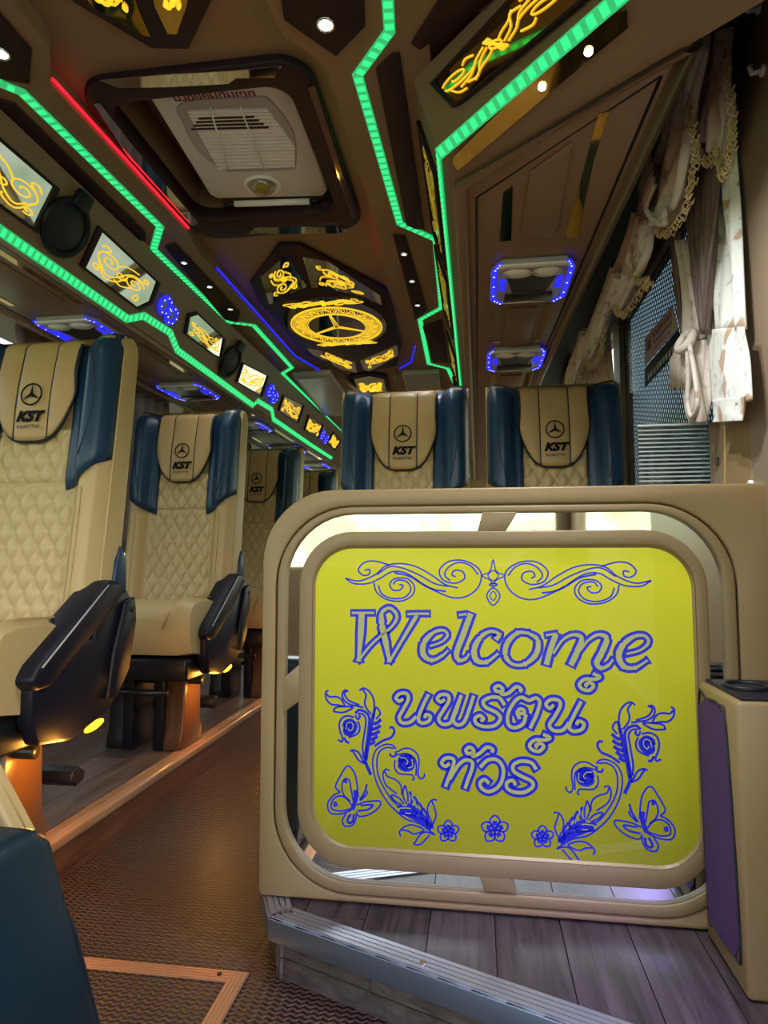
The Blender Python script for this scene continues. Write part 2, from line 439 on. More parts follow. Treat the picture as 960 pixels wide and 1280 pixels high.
def put_text(mb, tm, c, u, v, nrm=None):
    c = Vector(c); u = Vector(u); v = Vector(v)
    mb.add([c + u * p.x + v * p.y + (Vector(nrm) * p.z if nrm else Vector((0, 0, 0))) for p in tm[0]], tm[1]); return mb

# ================================================================== SHELL
ZP = 0.12            # seat platforms
ZB = 1.69            # underside of luggage bins
ZC = 1.92            # outer ceiling
ZT = 1.965            # raised centre ceiling
XL, XR = -1.88, 0.62
YF, YR = -1.7, 7.6
struct(MB().box((XL - .05, YF, -.06), (XR + .05, YR, 0)).build('floor', M_floor))
b = MB()
HX0, HX1, HY0, HY1 = -0.91, -0.43, 1.38, 1.955          # hatch opening
b.box((XL - .05, YF, ZT), (HX0, YR, ZT + .05)); b.box((HX1, YF, ZT), (XR + .05, YR, ZT + .05))
b.box((HX0, YF, ZT), (HX1, HY0, ZT + .05)); b.box((HX0, HY1, ZT), (HX1, YR, ZT + .05))
b.box((HX0 - .02, HY0 - .02, ZT + .14), (HX1 + .02, HY1 + .02, ZT + .16))
b.box((HX0 - .02, HY0, ZT + .05), (HX0, HY1, ZT + .14)); b.box((HX1, HY0, ZT + .05), (HX1 + .02, HY1, ZT + .14))
b.box((HX0, HY0 - .02, ZT + .05), (HX1, HY0, ZT + .14)); b.box((HX0, HY1, ZT + .05), (HX1, HY1 + .02, ZT + .14))
struct(b.build('ceiling', M_brown))
# side ceilings, with the stepped edge of the raised tray
LTB = [(-.90, YF), (-.894, 1.061), (-.899, 1.18), (-.966, 1.275), (-.951, 1.95), (-.975, 2.10), (-.975, 3.30), (-.90, 3.60), (-.80, 3.75), (-.74, 4.4), (-.74, YR)]
RTB = [(-.385, YF), (-.40, 1.12), (-.392, 1.22), (-.325, 1.31), (-.318, 1.50), (-.322, 2.0), (-.345, 2.4), (-.30, 3.25), (-.36, 3.58), (-.48, 3.75), (-.54, 4.4), (-.54, YR)]
b = MB()
for i in range(len(LTB) - 1):
    (x0, y0), (x1, y1) = LTB[i], LTB[i + 1]
    b.prism([(-1.20, y0, ZC), (x0, y0, ZC), (x1, y1, ZC), (-1.20, y1, ZC)], (0, 0, .044))
struct(b.build('ceiling_left', M_brown))
b = MB()
FA = pZ(517, 100, ZC); FB = pZ(617, 0, ZC); fd = (FB - FA).normalized()
FB2 = FA + fd * 1.0
for i in range(len(RTB) - 1):
    (x0, y0), (x1, y1) = RTB[i], RTB[i + 1]
    b.prism([(x0, y0, ZC), (.66 if y1 < 1.3 else -.09, y0, ZC), (.66 if y1 < 1.3 else -.09, y1, ZC), (x1, y1, ZC)], (0, 0, .044))
struct(b.build('ceiling_right', M_brown))

# walls. left: wall below and above a window band
b = MB(); b.box((XL - .05, YF, 0), (XL, YR, .82)); b.box((XL - .05, YF, 1.86), (XL, YR, ZT))
for y in (.9, 2.5, 4.1, 5.7): b.box((XL - .05, y - .06, .82), (XL, y + .06, 1.86))
struct(b.build('wall_left', M_brownl))
b = MB(); b.box((XR, 0.95, 0), (XR + .05, YR, .90)); b.box((XR, YF, 1.86), (XR + .05, YR, ZT))
for y in (2.9, 4.5, 6.0): b.box((XR, y - .06, .82), (XR + .05, y + .06, 1.86))
b.box((XR, YF, 0), (XR + .05, 0.95, .30)); b.box((XR, YF, .30), (XR + .05, -1.4, 1.86)); b.box((XR, .45, .30), (XR + .05, 1.0, 1.86))
struct(b.build('wall_right', M_panel))
struct(MB().box((XL, YR, 0), (XR, YR + .05, ZT)).build('wall_rear', M_brown))
b = MB(); b.box((XL, YF - .05, 0), (XR, YF, .78)); b.box((XL, YF - .05, 1.80), (XR, YF, ZT)); b.box((XL, YF - .05, .78), (XL + .1, YF, 1.8)); b.box((XR - .1, YF - .05, .78), (XR, YF, 1.8))
struct(b.build('wall_front', M_brown))
for nm, x0, ys in (('window_1', XL - .03, ((-1.6, .84), (.96, 2.44), (2.56, 4.04), (4.16, 5.64), (5.76, 7.5))),
                   ('window_2', XR + .02, ((1.0, 2.84), (2.96, 4.44), (4.56, 5.94)))):
    for k, (y0, y1) in enumerate(ys):
        struct(MB().box((x0, y0, .84 if x0 < 0 else .90), (x0 + .006, y1, 1.86)).build(nm, M_film if x0 > 0 and k == 0 else M_tint))
# near pillar beside the window, leaning with the bus side; unseen near end added to darken the mirror slot
b = MB()
b.prism([(.552, .5, .30), (.62, .5, .30), (.62, 1.385, .30), (.552, 1.385, .30)], (0, 0, 1.60))
b.v = [Vector((p.x + (.012 if p.z < 1.2 else -.0), p.y + (0.0 if p.y < 1.2 else (0.0 if p.z < 1.2 else .05)), p.z)) for p in b.v]
pil = struct(b.build('trim_1', M_brownl, bevel=.012))
for i, (x, y) in enumerate(((950, 10), (955, 88))):
    p = pX(x, y, .553); t = thing('curtain_hook', 'white curtain hook on the near brown pillar, ' + ('upper of two' if i == 0 else 'lower of two'), 'hook', p, 'hooks on the pillar')
    MB().disc3(p, (0, .011, 0), (0, 0, .011), (-.006, 0, 0), 12).build('base', M_white, t, bevel=.002)
    MB().tube([p + Vector((-.004, 0, 0)), p + Vector((-.022, 0, -.004)), p + Vector((-.026, 0, .012))], .005, 6).build('peg', M_white, t, smooth=True)

p = pX(941, 607, .560); T_ = thing('round_stud', 'white round stud at the top right corner of the welcome screen', 'stud', p)
MB().disc3(p, (0, .010, 0), (0, 0, .012), (-.008, 0, 0), 14).build('cap', M_white, T_, bevel=.003)
MB().disc3(p + Vector((.004, 0, 0)), (0, .013, 0), (0, 0, .015), (-.004, 0, 0), 14).build('washer', M_chrome, T_)
# ---------------------------------------------------------------- left platform
PX = -1.06
t = thing('seat_platform', 'raised wooden seat platform with glossy nosing along the aisle, under the row of seats', 'platform', (PX, 1, 0))
t['kind'] = 'structure'
del t['category']
MB().box((XL, .35, 0), (PX - .02, YR, ZP - .012)).build('base', M_dark, t)
MB().box((PX - .02, .35, 0.0), (PX - .004, YR, ZP - .028)).build('riser', M_rise, t)
MB().prism([(PX - .055, .35, ZP), (PX - .006, .35, ZP), (PX + .002, .35, ZP - .006), (PX + .002, .35, ZP - .030), (PX - .055, .35, ZP - .030)], (0, YR - .35, 0)).build('nosing', M_nose, t, bevel=.004)
b = MB()
for x in (-.046, -.036, -.026): b.box((PX + x, .36, ZP), (PX + x + .004, YR - .01, ZP + .0025))
b.build('nosing_rib', M_nose, t)
pm = None
xs = [PX - .055 - .1275 * k for k in range(7)]
for k in range(6):
    off = (k * .37) % 1.1
    y = .35 - off
    while y < YR:
        y0, y1 = max(y, .36), min(y + 1.1, YR)
        if y1 - y0 > .05:
            o = MB().box((xs[k + 1] + .0012, y0 + .0012, ZP - .012), (xs[k] - .0012, y1 - .0012, ZP)).build('plank', M_woodL, t)
        y += 1.1

# ---------------------------------------------------------------- right platform (with the diagonal step edge)
cA = Vector((-.475, 1.36, ZP)); cB = pZ(337, 1147, ZP); cC = pZ(640, 1256, ZP)
dd = (cC - cB).normalized(); cD = cB + dd * ((.60 - cB.x) / dd.x)
t = thing('step_platform', 'grey wood platform with metal edge in front of the welcome screen', 'platform', (0, 1.4, 0)); t['kind'] = 'structure'; del t['category']
poly = [(-.475, YR, 0), (-.475, cA.y + .04, 0), (cB.x, cB.y, 0), (cD.x, cD.y, 0), (.60, YR, 0)]
MB().prism([(p[0] + .03 if p[0] < .5 else p[0], p[1] + (.03 if 0 < i < 4 else 0), 0) for i, p in enumerate(poly)], (0, 0, ZP - .013)).build('base', M_woodS, t)
# planks clipped to the platform outline (run along the bus)
def clip(poly, n, d):
    out = []
    for i in range(len(poly)):
        a, c = poly[i], poly[(i + 1) % len(poly)]
        da, dc = n[0] * a[0] + n[1] * a[1] - d, n[0] * c[0] + n[1] * c[1] - d
        if da >= 0: out.append(a)
        if da * dc < 0:
            s = da / (da - dc); out.append((a[0] + (c[0] - a[0]) * s, a[1] + (c[1] - a[1]) * s))
    return out
nB = Vector((-dd.y, dd.x)); dB = nB.dot(Vector((cB.x, cB.y)))
eA = Vector((cB.x, cB.y)) - Vector((-.475, cA.y + .04)); nA = Vector((-eA.y, eA.x)).normalized(); dA = nA.dot(Vector((cB.x, cB.y)))
if nA.x < 0: nA, dA = -nA, -dA
x = -.475; k = 0
while x < .6:
    y = .8 - (k * .41) % .9
    while y < 2.4:
        pg = [(x + .001, y + .001), (min(x + .125, .6) - .001, y + .001), (min(x + .125, .6) - .001, y + .899), (x + .001, y + .899)]
        pg = clip(pg, nB, dB + .045); pg = clip(pg, nA, dA + .02) if len(pg) > 2 else []
        if len(pg) > 2:
            MB().prism([(p[0], p[1], ZP - .013) for p in pg], (0, 0, .013)).build('plank', M_woodR, t)
        y += .9
    x += .125; k += 1
# nosing: ribbed top and blue-grey face along both edges
def edge_nosing(P, Q, inner, nm):
    d = (Q - P).normalized(); n = Vector((-d.y, d.x, 0))
    if n.dot(inner) < 0: n = -n
    b = MB()
    for k in range(4):
        w0, w1 = .004 + k * .0115, .013 + k * .0115
        b.prism([P + n * w0, Q + n * w0, Q + n * w1, P + n * w1], (0, 0, .003))
    b.prism([P - n * .002, Q - n * .002, Q + n * .05, P + n * .05], (0, 0, -.004))
    b.build('nosing_top', M_alu, t)
    MB().prism([P - n * .003, Q - n * .003, Q + n * .004, P + n * .004], (0, 0, -.042)).build('nosing_face', M_alub, t, bevel=.0015)
    c = P + d * ((Q - P).length * .30) + n * .02 + Vector((0, 0, .002))
    MB().disc3(c, d * .006, n * .006, (0, 0, .003), 12).build('screw', M_chrome, t)
    w = .021
    Lr = (Q - P).length; s0 = 0; row = 0
    for zz in (0.0, .041):
        s0 = -.2 * row
        while s0 < Lr:
            a, c2 = max(0, s0), min(Lr, s0 + .42)
            if c2 - a > .03:
                MB().prism([P + d * (a + .001) + n * w + Vector((0, 0, zz - P.z)), P + d * (c2 - .001) + n * w + Vector((0, 0, zz - P.z)),
                            P + d * (c2 - .001) + n * (w + .01) + Vector((0, 0, zz - P.z)), P + d * (a + .001) + n * (w + .01) + Vector((0, 0, zz - P.z))], (0, 0, .0385)).build('riser_board', M_woodS, t)
            s0 += .42
        row += 1
edge_nosing(cB, cD, Vector((0, 1, 0)), 'front')
edge_nosing(Vector((-.475, cA.y + .04, ZP)), cB, Vector((1, 0, 0)), 'corner')
edge_nosing(Vector((-.475, 3.2, ZP)), Vector((-.475, cA.y + .04, ZP)), Vector((1, 0, 0)), 'aisle')

# ---------------------------------------------------------------- floor hatch
t = thing('floor_hatch', 'aisle floor hatch edged with ribbed copper-coloured strips', 'hatch', (-.7, 1.1, 0))
h0 = pZ(110, 1206, 0); h1 = pZ(312, 1217, 0); h2 = pZ(255, 1290, 0)
h1.y = 1.285; e1 = Vector((-.98, 1.285, 0)); e2 = Vector((h1.x, .55, 0)); e3 = Vector((-.98, .55, 0))
for P, Q, n in ((e1, h1, (0, -1, 0)), (h1, e2, (-1, 0, 0)), (e2, e3, (0, 1, 0)), (e3, e1, (1, 0, 0))):
    b = MB(); n = Vector(n); d = (Q - P).normalized(); w = .034
    b.prism([P, Q, Q + n * w - d * w, P + n * w + d * w], (0, 0, .004))
    for k in range(4):
        s0 = .003 + k * .008
        b.prism([P + n * s0 + d * s0 + Vector((0, 0, .004)), Q + n * s0 - d * s0 + Vector((0, 0, .004)), Q + n * (s0 + .004) - d * (s0 + .004) + Vector((0, 0, .004)), P + n * (s0 + .004) + d * (s0 + .004) + Vector((0, 0, .004))], (0, 0, .002))
    b.build('edge_strip', M_copper, t)
MB().disc3(h1 + Vector((-.055, -.017, .005)), (.005, 0, 0), (0, .005, 0), (0, 0, .003), 10).build('screw', M_blackm, t)
MB().box((-.95, .58, 0.0005), (h1.x - .034, 1.251, .003)).build('lid', M_floor, t)

# ================================================================== WELCOME SCREEN
YB = 1.34
t = thing('welcome_screen', 'beige rounded partition with mirror slots and glowing yellow welcome sign', 'partition', (.07, YB + .02, ZP))
def rrect(x0, x1, z0, z1, r, n=10):
    """loop from bottom-left corner anticlockwise seen from the front; r = radii (bl, br, tr, tl)"""
    out = []
    for (cx, cz, a0), rr in zip(((x0, z0, 180), (x1, z0, 270), (x1, z1, 0), (x0, z1, 90)), r):
        sx_ = 1 if cx == x0 else -1; sz_ = 1 if cz == z0 else -1
        rr = max(rr, .0005)
        for i in range(n + 1):
            a = math.radians(a0 + 90 * i / n)
            out.append((cx + sx_ * rr + rr * math.cos(a), cz + sz_ * rr + rr * math.sin(a)))
    return out
def onY(loop, Y): return [Vector((x, Y, z)) for x, z in loop]
BX0, BX1, BZ0, BZ1 = -.461, .610, .124, .972
gr = lambda x, y: pY(x, y, YB)
GX0, GX1, GZ0, GZ1 = gr(344, 800).x, gr(925, 800).x, gr(450, 1121).z, gr(450, 632).z
SX0, SX1, SZ0, SZ1 = gr(357, 780).x, gr(906, 780).x, gr(500, 1108).z, gr(520, 642).z
TX0, TX1, TZ0, TZ1 = gr(374, 780).x, gr(886, 780).x, gr(500, 1089).z, gr(520, 664).z
FX0, FX1, FZ0, FZ1 = gr(391, 860).x, gr(872, 860).x, gr(500, 1064).z, gr(520, 683).z
outer = rrect(BX0, BX1, BZ0, BZ1, (.012, .01, .012, .155))
groove = rrect(GX0, GX1, GZ0, GZ1, (.165, .165, .165, .165)); groove2 = rrect(GX0 + .004, GX1 - .004, GZ0 + .004, GZ1 - .004, (.161,) * 4)
slotO = rrect(SX0, SX1, SZ0, SZ1, (.145,) * 4); slotI = rrect(TX0, TX1, TZ0, TZ1, (.115,) * 4)
face = rrect(FX0, FX1, FZ0, FZ1, (.085,) * 4)
MB().prism(onY(outer, YB + .014), (0, .026, 0)).build('back_panel', M_panel, t)
MB().bridge(onY(outer, YB), onY(groove, YB), (0, .0139, 0)).build('outer_rim', M_panel, t, bevel=.004, seg=2)
MB().bridge(onY(groove2, YB - .002), onY(slotO, YB - .002), (0, .0159, 0)).build('moulded_border', M_panel2, t, bevel=.003, seg=2)
MB().bridge(onY(slotI, YB - .004), onY(face, YB - .004), (0, .0179, 0)).build('inner_rim', M_panel2, t, bevel=.004, seg=2)
# four mirror strips in the slots, one around each corner
def seg_loop(ix, z_mid, x_mid):
    pass
N1 = 11
gapT, gapB = gr(620, 655).x, gr(620, 1105).x
gapL = gr(365, 860).z; gapR = gr(895, 870).z
midO = {'bl': ((SX0, gapL), (gapB, SZ0)), 'br': ((gapB, SZ0), (SX1, gapR)), 'tr': ((SX1, gapR), (gapT, SZ1)), 'tl': ((gapT, SZ1), (SX0, gapL))}
midI = {'bl': ((TX0, gapL), (gapB, TZ0)), 'br': ((gapB, TZ0), (TX1, gapR)), 'tr': ((TX1, gapR), (gapT, TZ1)), 'tl': ((gapT, TZ1), (TX0, gapL))}
for q, k in enumerate(('bl', 'br', 'tr', 'tl')):
    A = [midO[k][0]] + slotO[q * N1:(q + 1) * N1] + [midO[k][1]]
    B_ = [midI[k][0]] + slotI[q * N1:(q + 1) * N1] + [midI[k][1]]
    MB().bridge(onY(A, YB + .010), onY(B_, YB + .010), (0, .0035, 0), False).build('mirror_strip', M_mirror, t)
# bridges between the slots, with pointed ends
g = .026
def br(pts): MB().prism(onY(pts, YB - .003), (0, .0168, 0)).build('slot_bridge', M_panel2, t, bevel=.002)
e = .002
def brp(pix): br([(gr(x, y).x, gr(x, y).z) for x, y in pix])
brp([(603, 640), (647, 640), (631, 666), (596, 666)])
brp([(596, 1086), (634, 1087), (646, 1115), (606, 1114)])
brp([(372.6, 832), (375.6, 832), (375, 877), (372, 878), (353, 892), (354, 848)])
br([(TX1 - e, gapR - g), (SX1 + e, gapR - g), (SX1 + e, gapR + g), (TX1 - e, gapR + g)])

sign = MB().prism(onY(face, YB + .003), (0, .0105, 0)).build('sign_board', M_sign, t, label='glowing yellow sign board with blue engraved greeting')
tr_ = MB().bridge(onY(face, YB - .0045), onY(rrect(FX0 + .004, FX1 - .004, FZ0 + .004, FZ1 - .004, (.081,) * 4), YB + .001), (0, .001, 0)); tr_.build('sign_edge', M_panel, sign)

YS = YB + .0028
NF = Vector((0, -1, 0))
blueW, fillW, blueT = MB(), MB(), MB()
def bp(x, y): return pY(x, y, YS)
PXM = YB / F * 1.0          # one photo pixel on the board, in metres
LIFT = 0.0
def letters(off, sc, strokes, wb=11.2, wf=4.0):
    global LIFT
    for st in strokes:
        pts, w = (st, 1.0) if not isinstance(st, tuple) else st
        P = catmull([(off[0] + x / sc, off[1] + y / sc, 0) for x, y in pts], 9)
        Q = [bp(p.x, p.y) for p in P]
        n = len(Q)
        ws = w if isinstance(w, list) else [w, w]
        wl = [ws[int(i / (n - 1) * (len(ws) - 1e-6 - 1))] * (1 - (i / (n - 1) * (len(ws) - 1)) % 1) + ws[min(len(ws) - 1, int(i / (n - 1) * (len(ws) - 1e-6 - 1)) + 1)] * ((i / (n - 1) * (len(ws) - 1)) % 1) if n > 1 else 1 for i in range(n)]
        LIFT += .000012
        Q = [q - Vector((0, LIFT, 0)) for q in Q]
        # rounded blue band, extended a little past its ends, and the frosted core on top
        d0 = (Q[0] - Q[1]).normalized() * PXM * 2.4; d1 = (Q[-1] - Q[-2]).normalized() * PXM * 2.4
        blueW.ribbon([Q[0] + d0] + Q + [Q[-1] + d1], [(wb - 4.6 + 4.6 * v) * PXM for v in [wl[0]] + wl + [wl[-1]]], NF, .0006)
        up = Vector((0, -.0009, 0))
        fillW.ribbon([q + up for q in Q], [fillW_w * PXM for fillW_w in [fw if fw > 0.6 else 0.6 for fw in [wf * v for v in wl]]], NF, .0006)
A_ = (425, 745); B2 = (625, 745)
letters(A_, 4.8, [
    ([(72, 101), (120, 101), (205, 101)], .7), ([(130, 100), (125, 220), (112, 390)], [1.9, 1.9, .9]),
    ([(108, 392), (180, 300), (250, 235), (318, 175), (342, 118), (300, 72), (252, 100), (252, 170), (275, 280), (297, 395)], [.7, .7, .7, .8, 1.0, .9, 1.1, 1.9, 1.7, .9]),
    ([(295, 398), (370, 270), (462, 115)], [.8, .9, 1.3]), ([(405, 108), (460, 106), (535, 106)], .7),
    ([(540, 300), (610, 275), (645, 235), (620, 205), (560, 220), (505, 280), (500, 350), (550, 385), (610, 360), (650, 325)], [.6, .6, .8, .8, 1.0, 1.7, 1.7, 1.1, .8, .5]),
    ([(712, 114), (760, 108)], .7), ([(785, 105), (740, 230), (700, 340), (715, 385), (755, 375), (775, 345)], [1.7, 1.7, 1.6, 1.2, .8, .5]),
    ([(935, 262), (955, 230), (905, 212), (845, 245), (805, 320), (820, 385), (880, 395), (950, 345)], [1.5, 1.0, .8, 1.3, 1.8, 1.6, 1.0, .6]),
])
letters(B2, 4.8, [
    ([(170, 222), (225, 262), (218, 345), (150, 408), (75, 408), (32, 355), (45, 280), (105, 222), (172, 222)], [.8, 1.3, 1.6, 1.0, .8, 1.4, 1.6, 1.0, .8]),
    ([(275, 236), (340, 224)], .6), ([(335, 228), (300, 330), (278, 412)], 1.6),
    ([(320, 345), (375, 265), (440, 232), (490, 255), (460, 340), (425, 415)], [.6, .7, .9, 1.4, 1.7, 1.6]),
    ([(478, 330), (530, 265), (590, 232), (640, 255), (610, 340), (580, 400), (605, 432), (650, 415), (678, 380)], [.6, .7, .9, 1.5, 1.7, 1.6, 1.1, .8, .5]),
    ([(758, 348), (840, 325), (890, 280), (870, 240), (810, 240), (745, 285), (712, 355), (740, 420), (810, 430), (885, 385)], [.6, .6, .9, .8, 1.0, 1.5, 1.8, 1.4, .9, .5]),
])
letters((480, 840), 7.385, [
    [(178, 248), (140, 268), (112, 235), (150, 198), (210, 200), (225, 250), (180, 340), (140, 420), (170, 468), (240, 462), (300, 410)],
    [(412, 205), (360, 310), (318, 430), (350, 470), (410, 455), (430, 410), (390, 392), (375, 425)],
    [(562, 250), (525, 275), (492, 245), (530, 208), (590, 215), (600, 265), (550, 350), (505, 430), (540, 480), (610, 470), (640, 400), (715, 212)],
    [(705, 240), (670, 350), (640, 440), (680, 488), (740, 460), (785, 350), (828, 218)],
])
letters((600, 830), 6.857, [
    [(212, 352), (165, 290), (90, 285), (28, 320), (50, 370), (140, 415), (175, 465), (130, 525), (40, 535), (-30, 510), (-42, 465), (0, 442), (30, 470), (5, 490)],
    [(175, 235), (140, 232), (125, 205), (160, 185), (195, 215), (185, 258), (245, 248), (310, 195), (352, 215), (340, 240)],
    [(330, 425), (375, 420), (375, 395), (345, 385), (318, 415), (340, 470)], 
    [(395, 430), (370, 510), (300, 545), (245, 520), (240, 430), (290, 330), (350, 285), (420, 310), (480, 290), (512, 330), (485, 430), (430, 550)],
    [(632, 350), (598, 378), (565, 345), (605, 305), (670, 310), (688, 355), (640, 450), (595, 520), (630, 568), (710, 565), (765, 500)],
    [(868, 320), (810, 430), (765, 535), (800, 575), (870, 560), (890, 510), (845, 490), (825, 520)],
    [(495, 715), (478, 698), (515, 680), (545, 705), (510, 745), (450, 735), (425, 695), (470, 652), (560, 650), (598, 630), (540, 602)],
    [(495 + 427, 715 - 521), (478 + 427, 698 - 521), (515 + 427, 680 - 521), (545 + 427, 705 - 521), (510 + 427, 745 - 521), (450 + 427, 735 - 521), (425 + 427, 695 - 521), (470 + 427, 652 - 521), (560 + 427, 650 - 521), (598 + 427, 630 - 521), (540 + 427, 602 - 521)],
])
letters((540, 920), 6.857, [
    [(152, 232), (115, 258), (82, 230), (120, 188), (180, 195), (185, 240), (150, 340), (115, 435)],
    [(150, 370), (225, 250), (290, 205), (345, 225), (340, 290), (310, 370), (283, 450)],
    [(350, 140), (310, 150), (290, 120), (325, 95), (358, 125), (350, 172), (410, 145), (470, 95), (520, 112), (512, 140)],
    [(412, 268), (480, 205), (560, 205), (610, 275), (600, 380), (550, 450), (480, 475), (425, 445), (412, 400), (450, 372), (490, 405)],
    [(895, 285), (850, 228), (765, 215), (700, 245), (700, 300), (770, 345), (850, 385), (865, 430), (800, 478), (715, 482), (648, 450), (642, 400), (690, 380), (718, 420)],
])
# thin engraved ornaments
XC = (bp(405, 865).x + bp(845, 885).x) / 2
blueM = MB()
def flush(name, mname=None):
    global blueT, blueM
    if blueT.v: blueT.build(name, M_bluef, sign)
    if blueM.v: blueM.build(mname or name, M_bluef, sign)
    blueT, blueM = MB(), MB()
def blob(off, sc, cx, cy, rx, ry):
    Q = [bp(off[0] + (cx + rx * math.cos(k * .3142)) / sc, off[1] + (cy + ry * math.sin(k * .3142)) / sc) for k in range(20)]
    blueT.prism(Q, (0, .0005, 0)); blueM.prism([Vector((2 * XC - q.x, q.y, q.z - .012)) for q in Q], (0, .0005, 0))
def art(off, sc, strokes, w=1.9, mirror=True, closed=False):
    for st in strokes:
        pts, ww = st if isinstance(st, tuple) else (st, w)
        P = catmull([(off[0] + x / sc, off[1] + y / sc, 0) for x, y in pts], 5, closed)
        Q = [bp(p.x, p.y) for p in P]
        mb = blueT
        mb.ribbon(Q, ww * PXM, NF, .0006, closed)
        mb = blueM if mirror else blueT
        if mirror is True: mb.ribbon([Vector((2 * XC - q.x, q.y, q.z - .012)) for q in Q], ww * PXM, NF, .0006, closed)
        elif mirror: mb.ribbon([Vector((2 * mirror - q.x, q.y, q.z - .002)) for q in Q], ww * PXM, NF, .0006, closed)
FO = (425, 690); XF = bp(425 + 875 / 4.571, 728).x
art(FO, 4.571, [
    [(30, 150), (80, 180), (160, 180), (230, 150), (300, 112), (380, 122), (470, 180), (560, 230), (650, 262), (730, 250), (790, 200), (808, 130), (775, 80), (700, 48), (620, 55), (568, 105), (590, 160), (660, 178), (712, 150), (700, 112), (655, 105), (640, 130), (662, 142)],
    [(30, 150), (110, 165), (200, 130), (260, 80), (340, 66), (430, 82), (520, 130), (600, 185), (675, 206)],
    [(285, 75), (200, 52), (140, 60), (105, 100), (130, 132), (165, 128), (168, 100), (140, 104)],
    [(193, 175), (210, 230), (270, 272), (350, 280), (410, 250), (426, 200), (390, 155), (320, 150), (285, 180), (300, 215), (340, 218), (360, 192), (338, 186)],
    ([(310, 118), (400, 140), (480, 190), (540, 215), (605, 225)], 2.4), [(210, 130), (280, 85), (350, 90), (450, 130), (540, 180), (620, 196)],
    [(218, 190), (240, 240), (300, 266), (370, 258), (405, 215), (385, 172), (330, 160), (302, 185)], [(790, 130), (745, 78), (680, 60), (622, 85), (598, 130), (630, 165)],
], 2.0, mirror=XF)
flush('scroll_flourish')
art(FO, 4.571, [([(875, 45), (893, 110), (940, 135), (893, 160), (875, 185), (857, 160), (812, 135), (857, 110)], 1.6), ([(875, 105), (905, 135), (875, 165), (845, 135)], 1.5),
                ([(875, 205), (914, 250), (875, 305), (838, 250)], 1.8), ([(875, 225), (893, 250), (875, 277), (857, 250)], 1.4), ([(855, 186), (876, 196), (897, 186), (876, 178)], 2.2)], mirror=False, closed=True)
flush('diamond_ornament')
G_ = (395, 850); H_ = (440, 920)
art(G_, 9.6, [
    [(150, 125), (115, 150), (125, 230), (180, 290), (260, 300), (340, 310), (300, 230), (240, 200), (160, 200), (125, 160)],
    [(380, 130), (340, 125), (315, 170), (335, 240), (400, 290), (480, 310), (570, 330)], [(520, 300), (400, 250), (350, 190), (345, 150), (390, 128)],
    [(520, 130), (560, 100), (620, 120), (680, 200), (700, 300), (690, 400)], [(560, 110), (600, 180), (585, 260), (600, 330), (660, 410)],
    [(210, 385), (230, 335), (300, 320), (440, 325), (380, 370), (310, 390), (215, 380)],
    ([(470, 400), (520, 360), (600, 390), (640, 460), (630, 600), (610, 760), (590, 900)], 3.4), [(500, 400), (560, 410), (600, 480), (580, 640), (560, 800), (570, 930)],
    [(460, 450), (380, 430), (310, 460), (280, 530), (290, 620), (320, 700), (310, 740), (265, 715)], ([(335, 690), (370, 745), (400, 745)], 3), [(500, 490), (525, 560), (510, 630), (450, 670), (390, 690)],
    ([(330, 560), (350, 500), (420, 480), (480, 540), (460, 620), (390, 660), (340, 620), (360, 550), (420, 540), (430, 590)], 3.6),
    ([(470, 420), (500, 470), (530, 440), (510, 420)], 2.6),
    [(690, 460), (720, 330), (770, 400), (720, 470)], ([(690, 530), (740, 510), (780, 470)], 4.2), ([(670, 595), (730, 575), (775, 545)], 4.2), ([(660, 655), (720, 640), (765, 610)], 4.2), ([(650, 715), (700, 700), (740, 670)], 4.2), ([(640, 770), (680, 755), (710, 730)], 4),
    ([(690, 400), (665, 560), (640, 700), (615, 850), (600, 960)], 4.2), ([(880, 570), (920, 570), (940, 620), (900, 690), (800, 730), (700, 795)], 3.0),
    [(410, 860), (440, 840), (510, 870), (560, 960), (580, 1000), (510, 960), (465, 890), (440, 850)], ([(590, 900), (600, 1000), (660, 1140)], 4.2),
], 2.4)
